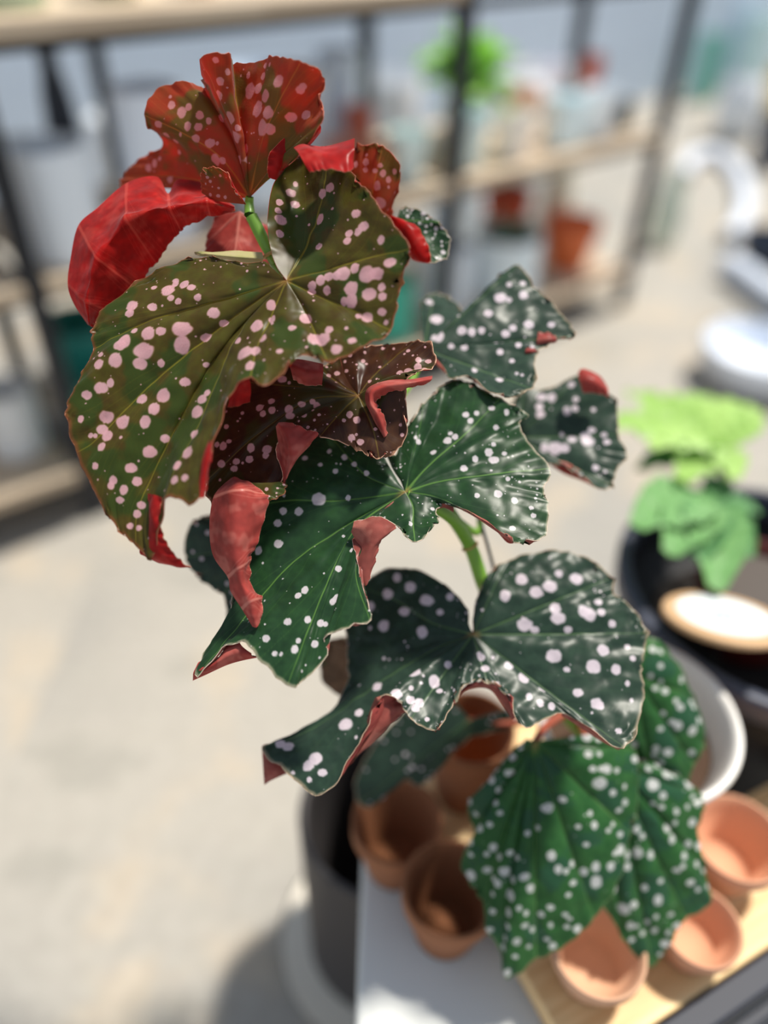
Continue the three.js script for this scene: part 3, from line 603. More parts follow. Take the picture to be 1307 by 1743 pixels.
  blade(begonia, 'leaf_curl', { z: 0.527, pal: 'bronze', seen: 'under', quilt: 0, teeth: 0, tw: 96, th: 96, nv: 14,
    ribs: [[[664, 366, 0.6], [668, 368, 0.4], [676, 371, 0.4]], [[670, 385, 0.4], [690, 382, -0.1], [706, 382, 0.1]], [[680, 410, 0.5], [705, 408, -0.3], [722, 405, 0]], [[700, 440, 0.7], [716, 438, 0], [731, 428, 0]], [[725, 447, 0.6], [729, 447, 0.4], [733, 446, 0.2]]] });

  // the large front leaf
  blade(begonia, 'leaf', { z: 0.474, c: [488, 478], tilt: 6, pal: 'olive', seen: 'top', quilt: 0.0032, wrinkle: 0.0009, tw: 1536, th: 640, du: 10, nv: 60,
    veins: [2, 5, 7, 9, 12, 15, 17, 20, 23],
    ribs: [
      [[470, 452, 0.1], [457, 405, 0.4], [457, 352, 0.7], [466, 312, 1], [484, 285, 1.2]], [[497, 410, 1], [508, 340, 1.9], [516, 290, 2.0], [518, 262, 1.8]], [[520, 420, 0.9], [545, 345, 0.7], [556, 290, 0.4], [560, 252, 0.1]],
      [[540, 430, 0.3], [575, 370, 0], [592, 320, -0.3], [602, 300, -0.5]], [[548, 445, -0.1], [600, 400, -0.7], [642, 348, -1.4]], [[560, 458, -0.5], [640, 435, -1.4], [697, 425, -2.2]],
      [[550, 480, -0.4], [620, 478, -1.1], [682, 475, -1.8]], [[545, 505, -0.3], [605, 530, -1], [664, 562, -1.7]], [[530, 520, -0.3], [580, 560, -1.1], [620, 590, -2]],
      [[520, 530, -0.3], [540, 575, -1.1], [556, 613, -2.1]], [[505, 530, -0.2], [512, 570, -1], [518, 603, -1.7]], [[480, 540, -0.4], [465, 600, -1.4], [452, 656, -2.5]],
      [[460, 540, -0.2], [436, 590, -1], [425, 642, -2]], [[440, 545, 0], [402, 630, -0.8], [382, 692, -1.6]], [[424, 552, 0.1], [375, 680, -0.6], [350, 780, -1.4], [340, 846, -1.8]],
      [[412, 557, 0.3], [345, 700, 0], [302, 790, -0.6], [285, 848, -1]], [[403, 562, 0.6], [330, 685, 0.9], [266, 835, 0.7], [256, 905, 0.6], [262, 945, 0.6]], [[395, 570, 0.5], [315, 700, 0.8], [235, 870, 0.9], [232, 928, 0.9]],
      [[385, 578, 0.4], [290, 710, 0.7], [200, 840, 0.9], [200, 895, 1]], [[375, 575, 0.4], [270, 690, 0.7], [190, 790, 0.8], [168, 850, 1]], [[365, 565, 0.6], [255, 655, 0.9], [150, 760, 1.1], [134, 770, 1.2]],
      [[360, 550, 0.5], [240, 615, 0.8], [150, 690, 1], [116, 702, 1.1]], [[365, 530, 0.4], [250, 570, 0.7], [170, 620, 0.9], [135, 650, 1.2]], [[375, 512, 0.5], [270, 540, 0.9], [200, 570, 1.1], [158, 592, 1.4]],
      [[385, 500, 0.4], [290, 510, 0.9], [215, 530, 1.2], [163, 547, 1.6]], [[400, 487, 0.5], [320, 480, 1.2], [260, 490, 1.6], [214, 496, 2]], [[415, 478, 0.5], [350, 460, 1.3], [310, 455, 1.8], [288, 452, 2.2]],
      [[435, 470, 0.4], [395, 452, 1], [365, 446, 1.5], [342, 440, 1.9]], [[455, 468, 0.2], [430, 456, 0.6], [412, 450, 0.9], [402, 446, 1.1]], [[474, 466, 0], [464, 457, 0.2], [457, 450, 0.3], [452, 446, 0.4]]],
    spots: [[284, 494, 15], [262, 490, 6], [301, 480, 6], [315, 483, 11], [325, 489, 8], [301, 484, 8], [225, 521, 14], [258, 524, 9], [221, 535, 9], [312, 560, 17], [312, 587, 17], [362, 532, 12], [350, 577, 11], [383, 550, 9], [252, 565, 15], [272, 563, 10], [228, 562, 8], [213, 578, 15], [203, 588, 12], [243, 597, 18], [241, 618, 13], [197, 615, 15], [168, 619, 11], [170, 606, 6], [275, 617, 8], [316, 650, 10], [280, 673, 15], [244, 681, 11], [263, 696, 13], [248, 718, 13], [184, 708, 14], [208, 719, 15], [172, 660, 13], [148, 670, 10], [190, 653, 9], [141, 712, 8], [172, 733, 11], [184, 745, 12], [172, 762, 10], [152, 740, 6], [255, 770, 13], [222, 799, 11], [195, 815, 9], [191, 825, 8], [232, 820, 10], [213, 834, 10], [203, 852, 8], [243, 858, 9], [235, 873, 9], [224, 893, 7], [235, 899, 6], [280, 747, 9], [163, 789, 7], [160, 740, 5], [203, 744, 4], [278, 745, 4], [349, 622, 6], [338, 507, 8], [291, 509, 7], [302, 512, 7],
      [545, 477, 11], [560, 472, 10], [556, 493, 9], [533, 486, 9], [530, 497, 8], [583, 464, 15], [572, 468, 10], [604, 455, 11], [597, 489, 15], [598, 510, 14], [585, 515, 9], [625, 467, 17], [640, 466, 14], [630, 503, 15], [650, 488, 9], [650, 507, 9], [664, 449, 12], [625, 540, 12], [610, 540, 7], [650, 530, 9], [520, 543, 14], [498, 558, 8], [560, 561, 9], [535, 578, 15], [552, 578, 15], [570, 595, 12], [600, 580, 9], [462, 520, 11], [438, 555, 14], [464, 543, 9], [447, 577, 10], [415, 600, 17], [435, 600, 12], [405, 580, 8], [475, 598, 7], [425, 622, 12],
      [345, 680, 11], [337, 700, 14], [350, 670, 8], [330, 740, 11], [318, 770, 14], [300, 795, 11], [298, 820, 9], [312, 815, 8],
      [476, 345, 8], [497, 330, 10], [503, 348, 10], [475, 375, 13], [475, 360, 8], [478, 398, 9], [505, 315, 6],
      [548, 330, 10], [560, 320, 10], [545, 375, 11], [608, 365, 10], [620, 385, 11], [595, 400, 9], [610, 395, 9], [650, 410, 9], [590, 410, 9], [545, 420, 8]],
    scatter: [20, 0.0008, 0.002], specks: 120 });
  const ripple = (z, rows, pal = 'olive', extra = {}) => blade(begonia, 'leaf_curl', { z, pal, seen: 'under', teeth: 0.0008, quilt: 0.0008, tw: 160, th: 128, nv: 18, ribs: rows, ...extra });
  ripple(0.459, [[[252, 840, 0.8], [262, 842, 0], [276, 846, -0.2]], [[252, 870, 1], [262, 880, -0.2], [272, 882, -0.2]], [[246, 905, 1.2], [262, 912, 0.1], [278, 915, -0.1]], [[238, 938, 1.3], [262, 935, 0.2], [292, 940, 0]], [[246, 946, 1.2], [275, 955, 0.4], [306, 952, 0.1]], [[270, 958, 1], [300, 964, 0.5], [324, 966, 0.3]]]);
  ripple(0.443, [[[361, 738, 0.4], [359, 742, 0], [359, 748, 0.2]], [[347, 775, 0], [354, 775, -0.3], [359, 778, 0.2]], [[341, 810, 0], [347, 812, -0.3], [354, 812, 0.2]], [[337, 846, 0], [342, 848, -0.2], [349, 846, 0.2]]], 'olive', { wrinkle: 0.0003 });
  ripple(0.456, [[[402, 638, 0.4], [392, 662, 0.2], [388, 692, 0.6]], [[410, 636, 0], [408, 660, 0.6], [406, 690, 1.4]], [[424, 640, 0], [426, 655, 0.8], [426, 684, 1.8]]]);
  ripple(0.46, [[[500, 252, 1.2], [508, 262, 0.4], [526, 292, 0]], [[515, 246, 1.6], [530, 258, 0.4], [545, 290, -0.2]], [[550, 250, 1.6], [556, 262, 0.4], [565, 289, -0.2]], [[585, 242, 1.4], [588, 258, 0.4], [592, 292, -0.1]], [[604, 236, 1.2], [603, 252, 0.6], [600, 285, 0.4]]]);

  // bronze-green middle leaf with hanging red curls
  blade(begonia, 'leaf', { z: 0.5, c: [610, 674], pal: 'dusk', seen: 'top', quilt: 0.002, tw: 1024, th: 448, veins: [3, 5, 8, 10, 13, 16, 19, 21],
    ribs: [
      [[596, 655, 0.6], [580, 635, 1.2], [566, 606, 1.6]], [[606, 645, 0.4], [602, 618, 0.9], [599, 592, 1.2]], [[620, 640, 0.6], [632, 612, 1.1], [645, 588, 1.2]], [[635, 640, 0.3], [670, 608, 0.6], [704, 583, 0.6]], [[640, 648, 0], [695, 615, 0], [732, 586, 0]], [[640, 655, -0.2], [690, 632, -0.5], [738, 625, -0.5]],
      [[632, 662, -0.3], [660, 652, -0.7], [692, 648, -1]], [[626, 690, -0.3], [652, 712, -0.5], [690, 746, -0.4]], [[622, 700, -0.5], [636, 735, -0.9], [645, 779, -1.1]], [[606, 698, -0.3], [598, 728, -0.7], [600, 758, -0.9]],
      [[590, 692, -0.3], [565, 718, -0.8], [545, 743, -1.2]], [[580, 686, -0.2], [540, 708, -0.5], [505, 738, -0.9]], [[560, 688, -0.1], [510, 715, -0.4], [470, 760, -0.8]], [[560, 690, 0], [505, 740, -0.4], [480, 815, -1]],
      [[550, 690, 0.1], [480, 755, -0.3], [430, 850, -0.8]], [[540, 686, 0.1], [450, 750, 0], [366, 858, -0.4]], [[530, 680, 0], [440, 738, -0.1], [351, 818, -0.2]], [[520, 675, 0.1], [430, 715, 0.2], [358, 760, 0.3]],
      [[520, 668, 0.2], [440, 692, 0.5], [374, 712, 0.7]], [[530, 660, 0.2], [470, 655, 0.5], [415, 650, 0.9]], [[560, 655, 0.3], [520, 640, 0.6], [480, 612, 0.9]], [[580, 655, 0.5], [560, 640, 0.9], [545, 625, 1.2]], [[596, 655, 0.4], [586, 635, 0.8], [578, 608, 1.1]]],
    spots: [[441, 693, 8], [462, 685, 7], [463, 698, 8], [447, 705, 7], [490, 695, 9], [492, 708, 8], [513, 687, 7], [518, 707, 6], [540, 690, 8], [533, 684, 6], [368, 757, 6], [380, 757, 9], [427, 763, 9], [455, 767, 10], [425, 780, 8], [402, 785, 7], [401, 797, 7], [452, 778, 7], [376, 788, 8], [392, 752, 5], [480, 644, 8], [484, 648, 5], [596, 706, 8], [607, 715, 8], [600, 745, 8], [612, 752, 7], [630, 650, 5], [560, 640, 5], [680, 636, 7], [695, 632, 9], [710, 624, 9], [712, 612, 7], [722, 635, 7], [727, 615, 6], [640, 680, 5]],
    scatter: [46, 0.0009, 0.0024], specks: 70 });
  ripple(0.483, [[[470, 726, 0.5], [472, 722, 0], [474, 719, 0.3]], [[474, 752, 0.6], [488, 736, -0.4], [500, 722, 0.2]], [[480, 780, 0.6], [496, 756, -0.6], [522, 732, 0.1]], [[482, 808, 0.6], [500, 778, -0.4], [541, 740, 0.1]], [[484, 836, 0.4], [490, 806, 0], [505, 778, 0.3]]], 'dusk');
  ripple(0.478, [[[384, 822, 0.7], [400, 812, 0.1], [414, 818, 0.5]], [[364, 846, 0.5], [405, 835, -0.9], [450, 838, 0.3]], [[357, 895, 0.6], [402, 880, -1.1], [454, 858, 0.3]], [[363, 945, 0.6], [402, 930, -1], [440, 915, 0.5]], [[388, 982, 0.3], [408, 965, -0.8], [426, 952, 0.4]], [[393, 1006, 0.1], [412, 995, -0.7], [429, 1000, 0.3]], [[412, 1036, 0], [428, 1022, -0.5], [446, 1018, 0.2]], [[430, 1066, 0], [436, 1068, -0.2], [442, 1060, 0]]], 'dusk', { veins: [1, 4, 6], tw: 256, th: 192, nv: 26 });
  blade(begonia, 'leaf_curl', { z: 0.484, c: [425, 822, 0], pal: 'olive', seen: 'top', quilt: 0, tw: 128, th: 96, nv: 14, ribs: [[478, 822, 0.2], [484, 830, 0], [470, 848, -0.3], [450, 852, -0.4], [436, 838, -0.3]], scatter: [9, 0.0006, 0.0014, 0.3, 0.95] });
  ripple(0.49, [[[482, 612, 0.4], [492, 622, -0.2], [500, 645, 0.3]], [[510, 612, 0.5], [515, 630, -0.3], [522, 655, 0.3]], [[550, 620, 0.6], [550, 636, 0], [548, 655, 0.4]]], 'dusk');
  ripple(0.486, [[[736, 640, 0.6], [735, 645, 0.3], [733, 650, 0.4]], [[700, 646, 0.4], [700, 652, -0.3], [698, 660, 0.1]], [[660, 648, 0.4], [660, 657, -0.5], [662, 668, 0.1]], [[628, 660, 0.4], [634, 668, -0.6], [643, 676, 0.1]], [[622, 680, 0.5], [631, 688, -0.6], [640, 690, 0.1]], [[632, 705, 0.6], [642, 706, -0.3], [650, 704, 0.2]], [[652, 745, 0.8], [656, 743, 0.3], [660, 738, 0.6]]], 'dusk', { wrinkle: 0.0003 });

  // big green middle leaf
  blade(begonia, 'leaf', { z: 0.506, c: [690, 838], tilt: 14, pal: 'green', seen: 'top', quilt: 0.0026, tw: 1536, th: 512, du: 7, nv: 52, veins: [3, 6, 10, 14, 20, 26, 30, 33, 38, 41],
    ribs: [
      [[680, 815, 0.4], [668, 795, 0.8], [656, 770, 1.2]], [[684, 815, 0.2], [678, 795, 0.4], [673, 776, 0.5]], [[689, 800, 0.2], [688, 770, 0.5], [690, 735, 0.7]], [[700, 790, 0.2], [712, 740, 0.5], [721, 688, 0.8]], [[705, 790, 0.6], [738, 720, 1.3], [764, 650, 1.8]], [[716, 790, 0.5], [765, 720, 1], [804, 653, 1.4]],
      [[726, 796, 0.1], [790, 740, 0.3], [850, 680, 0.7]], [[736, 802, 0.2], [815, 752, 0.6], [897, 706, 1.2]], [[740, 806, 0.2], [815, 768, 0.5], [882, 724, 1]], [[742, 813, 0.2], [830, 787, 0.5], [904, 760, 0.8]], [[746, 820, 0], [840, 806, 0], [936, 797, 0.3]],
      [[746, 826, 0], [840, 822, 0], [922, 834, 0.1]], [[746, 830, 0], [840, 840, -0.2], [930, 860, -0.3]], [[746, 838, -0.1], [836, 868, -0.5], [922, 915, -0.9]], [[740, 845, -0.2], [812, 880, -0.7], [872, 923, -1.3]], [[734, 847, -0.1], [798, 868, -0.4], [853, 898, -0.6]],
      [[730, 848, 0], [780, 862, -0.1], [818, 880, -0.1]], [[722, 846, 0], [746, 850, 0.1], [770, 853, 0.3]], [[713, 850, -0.1], [728, 858, -0.1], [742, 868, 0]], [[709, 855, -0.2], [724, 876, -0.5], [743, 888, -0.8]], [[702, 860, -0.3], [703, 890, -0.8], [706, 923, -1.4]],
      [[692, 860, -0.2], [685, 880, -0.5], [677, 896, -0.7]], [[676, 857, -0.1], [656, 874, -0.2], [638, 888, -0.2]], [[660, 862, -0.1], [627, 885, -0.1], [600, 906, -0.1]], [[650, 872, -0.2], [625, 912, -0.5], [608, 950, -0.8]], [[642, 880, -0.3], [618, 940, -0.7], [618, 1000, -1.2]],
      [[632, 890, -0.4], [605, 970, -1], [629, 1054, -1.8]], [[625, 893, -0.3], [590, 985, -0.8], [560, 1079, -1.3]], [[622, 895, -0.2], [580, 1000, -0.6], [556, 1116, -1.1]], [[615, 898, -0.2], [560, 1015, -0.6], [517, 1157, -1.2]], [[605, 900, -0.3], [545, 1020, -0.9], [490, 1166, -1.6]],
      [[602, 898, 0], [520, 1005, -0.3], [440, 1116, -0.7]], [[600, 895, 0], [505, 990, 0], [400, 1092, 0]], [[600, 889, 0.3], [500, 955, 0.5], [425, 1040, 0.7], [335, 1150, 1]], [[595, 885, 0.3], [490, 945, 0.7], [420, 1000, 1], [352, 1108, 1.6]], [[590, 878, 0.3], [475, 935, 0.8], [395, 1050, 1.4]],
      [[585, 870, 0.3], [465, 925, 0.8], [395, 1000, 1.4]], [[580, 862, 0.3], [460, 900, 0.8], [398, 930, 1.4]], [[580, 852, 0.1], [480, 852, 0.5], [408, 868, 1]], [[585, 840, 0.2], [500, 818, 0.7], [435, 800, 1.2]], [[600, 820, 0.3], [545, 785, 0.8], [490, 762, 1.3]],
      [[625, 810, 0.2], [590, 775, 0.5], [560, 738, 0.9]], [[660, 812, 0.2], [640, 790, 0.5], [620, 764, 0.8]], [[674, 815, 0.3], [662, 795, 0.6], [652, 776, 0.9]]],
    spots: [[711, 752, 6], [708, 745, 5], [737, 772, 6], [768, 737, 5], [793, 704, 8], [800, 718, 7], [808, 703, 6], [764, 750, 9], [773, 742, 7], [790, 798, 8], [808, 783, 7], [833, 770, 9], [840, 785, 9], [860, 700, 7], [835, 693, 6], [842, 728, 6], [845, 842, 9], [878, 852, 8], [812, 842, 6], [905, 878, 6], [870, 900, 6], [862, 815, 5], [840, 757, 5], [857, 775, 5],
      [540, 850, 14], [593, 848, 6], [508, 868, 9], [480, 872, 8], [470, 892, 8], [585, 780, 7], [603, 790, 6], [570, 803, 6], [622, 806, 6], [558, 770, 5], [520, 783, 6], [545, 790, 5], [598, 937, 5], [475, 925, 9], [440, 937, 9], [520, 1007, 9], [506, 1014, 7], [572, 1020, 9], [568, 1024, 7], [492, 1058, 8], [523, 1058, 8], [546, 1060, 8], [552, 1063, 6], [536, 1095, 8], [508, 1090, 6], [502, 1102, 9], [467, 1115, 6], [478, 1114, 5], [455, 1090, 8], [575, 968, 7]],
    scatter: [34, 0.0006, 0.0018], specks: 170 });
  ripple(0.485, [[[598, 905, 0.5], [600, 898, 0.2], [603, 890, 0.4]], [[606, 920, 0.6], [622, 903, 0.1], [640, 880, 0.3]], [[616, 935, 0.4], [634, 920, -0.1], [674, 896, 0.2]], [[606, 960, 0.2], [625, 945, -0.2], [652, 914, 0.2]], [[606, 985, 0], [622, 972, -0.2], [640, 948, 0.2]], [[618, 1000, 0], [624, 996, -0.2], [630, 985, 0]]], 'green');
  ripple(0.487, [[[328, 1158, 1], [330, 1145, 0.4], [338, 1130, 0.9]], [[350, 1148, 0.6], [360, 1132, -0.2], [372, 1116, 0.6]], [[385, 1132, 0.2], [388, 1115, -0.4], [384, 1094, 0.3]], [[412, 1124, 0], [408, 1108, -0.4], [402, 1087, 0.1]], [[442, 1118, -0.2], [428, 1114, -0.4], [414, 1106, -0.2]]], 'dusk');
  ripple(0.51, [[[742, 868, 0], [746, 858, 0], [750, 850, 0]], [[756, 864, 0], [758, 854, -0.2], [760, 846, 0]], [[772, 872, 0.2], [772, 862, 0], [770, 852, 0]]], 'green');
  ripple(0.505, [[[820, 884, 0], [822, 880, -0.1], [824, 876, 0]], [[842, 900, 0], [843, 892, -0.3], [845, 884, 0]], [[862, 922, 0], [862, 912, -0.3], [862, 902, 0]], [[873, 925, 0], [873, 922, 0], [872, 918, 0]]], 'dusk');

  // dark leaf in the shade behind them, on the left
  blade(begonia, 'leaf', { z: 0.575, c: [440, 930, -0.5], pal: 'deep', seen: 'top', veins: [1, 3, 5], tw: 320, th: 256,
    ribs: [[400, 870, 0], [345, 880, 0.2], [322, 900, 0.4], [316, 948, 0.6], [345, 988, 0.4], [380, 1012, 0.2], [392, 1062, 0.2], [425, 1070, 0], [460, 1040, -0.2]], scatter: [16, 0.0012, 0.003] });

  // sage-sheened leaf at the upper right
  blade(begonia, 'leaf', { z: 0.555, c: [722, 594], tilt: 16, pal: 'deep', seen: 'top', quilt: 0.0026, tw: 768, th: 448, veins: [1, 5, 8, 12, 15], arch: 0.1,
    ribs: [[716, 514, 2.6], [738, 500, 3.2], [775, 516, 3], [800, 546, 1.8], [842, 482, 0.9], [879, 452, 0.4], [912, 492, 0.3], [955, 536, 0], [977, 571, -0.4], [950, 578, -0.3], [930, 588, -0.6], [912, 604, -0.7], [903, 661, -1.6], [842, 672, -2.2], [800, 640, -1.2], [768, 645, -1.4], [752, 622, -0.6]],
    spots: [[893, 502, 10], [855, 507, 11], [848, 510, 8], [898, 553, 10], [860, 568, 9], [873, 558, 8], [832, 535, 9], [868, 483, 6], [887, 481, 6], [867, 510, 6], [805, 565, 9], [785, 565, 10], [820, 562, 8], [768, 590, 8], [790, 592, 7], [845, 583, 5], [853, 600, 8], [882, 588, 7], [872, 617, 6], [850, 646, 7], [905, 591, 6], [938, 553, 7], [808, 632, 7], [880, 634, 4], [888, 640, 4], [742, 543, 15], [744, 572, 15], [730, 515, 9]], scatter: [10, 0.0006, 0.0016], specks: 40 });
  ripple(0.55, [[[912, 590, 0.2], [914, 580, 0], [916, 566, 0.2]], [[932, 586, 0.2], [933, 578, -0.1], [934, 568, 0.2]], [[948, 582, 0.2], [947, 578, 0], [946, 572, 0.2]]], 'deep');
  ripple(0.547, [[[892, 604, 0.2], [894, 598, 0], [897, 592, 0.2]], [[906, 604, 0.2], [906, 598, -0.1], [907, 590, 0.2]], [[916, 601, 0.2], [916, 598, 0], [915, 594, 0.2]]], 'deep');

  // right-hand leaf with a folded red corner
  blade(begonia, 'leaf', { z: 0.585, c: [878, 745, 0.5], tilt: 12, pal: 'deep', seen: 'top', quilt: 0.0024, tw: 512, th: 384, veins: [1, 3, 6, 9],
    ribs: [[868, 690, 0.8], [892, 664, 1], [936, 662, 1], [987, 638, 0.8], [1006, 664, 0.2], [1046, 680, 0.2], [1052, 740, -0.2], [1067, 776, -0.5], [1047, 800, -0.6], [1040, 827, -0.9], [1020, 833, -1.1], [984, 806, -0.9], [945, 790, -0.6], [905, 795, -0.4]],
    spots: [[921, 675, 10], [938, 677, 10], [918, 692, 9], [920, 706, 10], [973, 656, 8], [999, 752, 12], [995, 744, 9], [1006, 733, 7], [974, 746, 8], [925, 763, 10], [945, 764, 14], [960, 763, 10], [1030, 742, 6], [1031, 753, 7], [1010, 697, 5], [965, 700, 9], [980, 695, 7], [978, 680, 6], [1012, 796, 7], [1028, 802, 4], [955, 740, 5]], scatter: [6, 0.0008, 0.0018] });
  ripple(0.572, [[[984, 634, 0.4], [987, 650, 0], [992, 668, 0.2]], [[993, 628, 0.4], [1002, 648, -0.3], [1006, 668, 0]], [[1020, 640, 0.5], [1022, 655, -0.3], [1022, 670, 0]], [[1034, 660, 0.5], [1035, 668, 0.1], [1036, 675, 0.1]]], 'dusk');
  ripple(0.578, [[[935, 790, 0.2], [938, 788, 0], [942, 786, 0]], [[960, 806, 0.4], [962, 797, -0.1], [964, 788, 0]], [[986, 816, 0.4], [986, 810, -0.1], [988, 804, 0]], [[1006, 825, 0.2], [1006, 820, -0.1], [1006, 812, 0]], [[1022, 834, 0], [1022, 832, 0], [1021, 828, 0]]], 'dusk');

  // wide lower leaf
  blade(begonia, 'leaf', { z: 0.548, c: [805, 1080], tilt: 6, pal: 'deep', seen: 'top', quilt: 0.003, wrinkle: 0.001, tw: 1280, th: 512, du: 8, nv: 52, veins: [2, 5, 8, 11, 17, 21, 27, 32], arch: -0.2,
    ribs: [[806, 1038, 0.2], [822, 990, 0.9], [860, 956, 1.4], [930, 939, 1.6], [990, 949, 1.4], [1041, 983, 1], [1042, 1008, 0.7], [1068, 1030, 0.4], [1098, 1078, -0.2], [1090, 1130, -0.9], [1095, 1190, -1.6], [1061, 1271, -3], [1000, 1236, -2.5], [950, 1213, -2.1], [900, 1238, -3], [880, 1222, -2.7],
      [863, 1182, -2.2], [830, 1160, -1.8], [790, 1165, -2.1], [770, 1200, -2.8], [742, 1243, -3.6], [700, 1222, -3.3], [680, 1194, -2.9], [648, 1190, -2.6],
      [[750, 1120, -0.5], [680, 1190, -1.6], [602, 1285, -2.8]], [[745, 1118, -0.4], [650, 1210, -1.2], [546, 1354, -2.4]], [[742, 1112, -0.2], [630, 1200, -0.7], [490, 1311, -1.6]], [[740, 1104, 0.1], [620, 1178, 0.2], [520, 1245, 0], [447, 1272, -0.6]], [[735, 1100, 0.2], [640, 1150, 0.8], [530, 1238, 0.6]],
      [[730, 1095, 0.4], [650, 1130, 1.2], [588, 1176, 1.4]], [[725, 1085, 0.4], [650, 1100, 1.2], [592, 1110, 1.9]], [[725, 1075, 0.5], [650, 1065, 1.4], [592, 1050, 2.2]], [[735, 1060, 0.5], [670, 1020, 1.4], [612, 1000, 2]], [[750, 1050, 0.4], [700, 1010, 1.1], [655, 971, 1.6]], [[765, 1045, 0.4], [735, 1010, 0.9], [712, 971, 1.3]], [[785, 1055, 0.2], [775, 1030, 0.5], [764, 1002, 0.8]], [[798, 1062, 0.1], [798, 1050, 0.3], [797, 1038, 0.4]]],
    spots: [[887, 985, 12], [860, 1013, 12], [934, 997, 13], [913, 1010, 12], [978, 984, 12], [950, 975, 8], [945, 1036, 12], [951, 1052, 13], [993, 1042, 12], [1003, 1048, 14], [893, 1064, 14], [908, 1074, 8], [969, 1073, 8], [1024, 1041, 8], [1019, 1025, 7], [1044, 1060, 8], [945, 1117, 14], [1028, 1109, 12], [1008, 1137, 14], [1049, 1140, 11], [891, 1155, 12], [923, 1173, 9], [1020, 1195, 12], [1022, 1205, 9], [865, 1133, 9], [986, 1180, 9], [918, 1197, 9], [938, 1200, 8], [955, 1200, 7], [901, 1186, 8], [1066, 1165, 6], [1077, 1120, 6], [1067, 1103, 6], [1072, 1193, 5], [1055, 1245, 6], [965, 1142, 6], [740, 1160, 13], [705, 1145, 12], [762, 1132, 8], [826, 1138, 8], [818, 1120, 8], [815, 1115, 6], [674, 1182, 12], [700, 1192, 9], [715, 1196, 10], [706, 1205, 9], [735, 1205, 0.5], [725, 1225, 6], [748, 1177, 6], [700, 1170, 6], [490, 1270, 12], [478, 1265, 10], [540, 1290, 13], [525, 1300, 12], [550, 1312, 8], [530, 1325, 6], [590, 1230, 13], [610, 1215, 9], [640, 1170, 11], [500, 1320, 5],
      [700, 1000, 11], [676, 985, 9], [728, 1022, 12], [660, 1010, 11], [690, 1040, 10], [655, 1065, 12], [717, 1075, 12], [748, 1043, 7], [765, 1016, 8], [630, 1035, 10]],
    scatter: [26, 0.0008, 0.002], specks: 110 });
  ripple(0.522, [[[640, 1186, 0.2], [641, 1187, 0], [646, 1186, 0.2]], [[632, 1205, 0.5], [650, 1200, -0.2], [672, 1192, 0.2]], [[622, 1238, 0.6], [648, 1225, -0.3], [692, 1206, 0.2]], [[606, 1275, 0.4], [625, 1262, -0.2], [655, 1240, 0.2]], [[585, 1312, 0.2], [598, 1300, 0], [615, 1280, 0.2]]], 'green');
  ripple(0.538, [[[446, 1272, 0.3], [449, 1268, 0.2], [455, 1266, 0.3]], [[448, 1302, 0.3], [458, 1298, -0.1], [480, 1304, 0.2]], [[450, 1336, 0.2], [462, 1328, 0], [497, 1313, 0.3]]], 'green');
  ripple(0.522, [[[772, 1202, 0.6], [780, 1180, 0.8], [795, 1166, 0.8]], [[790, 1176, 0.8], [800, 1170, 0.6], [815, 1161, 0.5]], [[830, 1172, 0.8], [835, 1166, 0.5], [840, 1160, 0.5]], [[856, 1200, 0.8], [860, 1190, 0.3], [866, 1182, 0.2]], [[872, 1226, 0.4], [876, 1222, 0], [882, 1220, 0]]], 'green', { wrinkle: 0.0003 });
  ripple(0.522, [[[955, 1217, 0.6], [958, 1214, 0.4], [960, 1212, 0.4]], [[985, 1236, 0.6], [988, 1230, 0.2], [990, 1226, 0.2]], [[1018, 1258, 0.6], [1022, 1250, 0], [1026, 1244, 0]], [[1052, 1276, 0], [1056, 1274, -0.2], [1060, 1270, -0.3]]], 'green', { wrinkle: 0.0003 });

  // low leaves over the pot, bright green, freckled
  blade(begonia, 'leaf', { z: 0.595, c: [910, 1262], pal: 'fresh', seen: 'top', quilt: 0.0055, tw: 896, th: 448, veins: [1, 3, 5, 7, 9, 11, 13, 15], arch: -0.5,
    ribs: [[1040, 1245, 1], [1078, 1275, 1], [1085, 1340, 0.8], [1072, 1420, 0.6], [1050, 1500, 0.4], [1010, 1562, 0.4], [962, 1604, 0.6], [912, 1632, 0.8], [864, 1662, 1], [850, 1612, 1], [828, 1580, 1], [822, 1530, 1], [786, 1472, 1.2], [807, 1420, 1.2], [797, 1370, 1.4], [828, 1340, 1.2], [850, 1300, 1], [896, 1258, 0.4]],
    scatter: [100, 0.0022, 0.0064, 0.25, 0.98], specks: 40 });
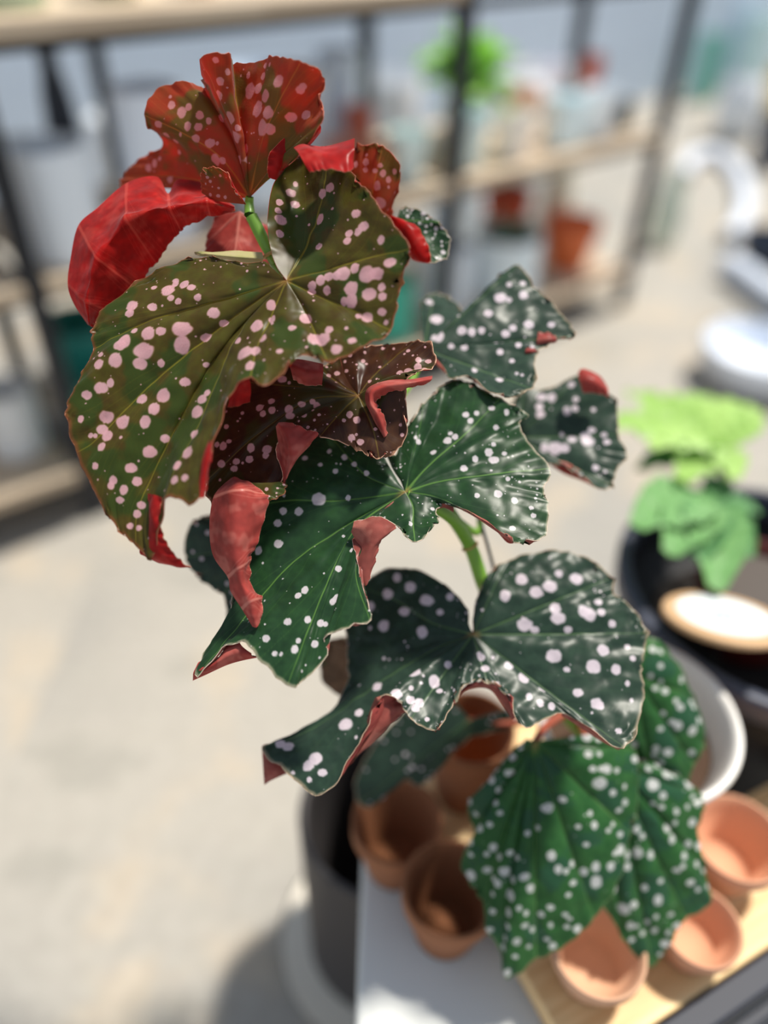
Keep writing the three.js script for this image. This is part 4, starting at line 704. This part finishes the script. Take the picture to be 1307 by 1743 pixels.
  blade(begonia, 'leaf', { z: 0.615, c: [1045, 1300], pal: 'fresh', seen: 'top', quilt: 0.005, tw: 768, th: 448, veins: [1, 3, 5, 7, 9, 11], arch: -0.4,
    ribs: [[1110, 1298, 0.6], [1192, 1352, 1], [1186, 1420, 1], [1198, 1478, 1.1], [1208, 1536, 1.2], [1166, 1562, 1], [1142, 1600, 1], [1110, 1644, 1.2], [1078, 1620, 1], [1052, 1580, 0.8], [1030, 1545, 0.6], [1000, 1510, 0.6], [1010, 1400, 0.3]],
    scatter: [64, 0.0022, 0.0064, 0.2, 0.98], specks: 30 });
  blade(begonia, 'leaf', { z: 0.622, c: [1080, 1150], pal: 'fresh', seen: 'top', quilt: 0.004, tw: 512, th: 384, veins: [1, 3, 5, 7], arch: -0.4,
    ribs: [[1045, 1090, 0.6], [1110, 1086, 0.9], [1150, 1128, 0.8], [1178, 1185, 0.8], [1199, 1250, 0.8], [1180, 1302, 0.8], [1160, 1338, 1], [1105, 1310, 0.8], [1060, 1270, 0.6]],
    scatter: [34, 0.0022, 0.0052, 0.2, 0.98] });
  // leaves in deep shade below
  blade(begonia, 'leaf', { z: 0.66, c: [800, 1224], pal: 'deep', seen: 'top', quilt: 0.002, tw: 384, th: 256, veins: [2, 5, 8],
    ribs: [[868, 1205, 0], [872, 1236, 0.2], [800, 1256, 0.4], [768, 1285, 0.6], [745, 1312, 0.6], [715, 1335, 0.7], [680, 1325, 0.9], [640, 1368, 1], [612, 1368, 1], [608, 1325, 1.2], [640, 1265, 1], [690, 1210, 0.6], [760, 1180, 0.2]], scatter: [30, 0.001, 0.003] });
  blade(begonia, 'leaf', { z: 0.6, c: [660, 1130], pal: 'fresh', seen: 'under', quilt: 0.002, tw: 192, th: 128, veins: [1, 3],
    ribs: [[620, 1085, 0.2], [562, 1092, 0.5], [548, 1155, 0.6], [590, 1188, 0.4], [640, 1180, 0]] });
  // thin dark support cane
  mesh('support_cane', tube([V(rim.x - 0.015, rim.y - 0.06, rim.z - 0.012), P(862, 1080, 0.61), P(842, 975, 0.592), P(815, 880, 0.578), P(790, 800, 0.57)], 0.0014, 40, 6), std('#1c2522', 0.6), begonia);
}

renderer.render(scene, camera);
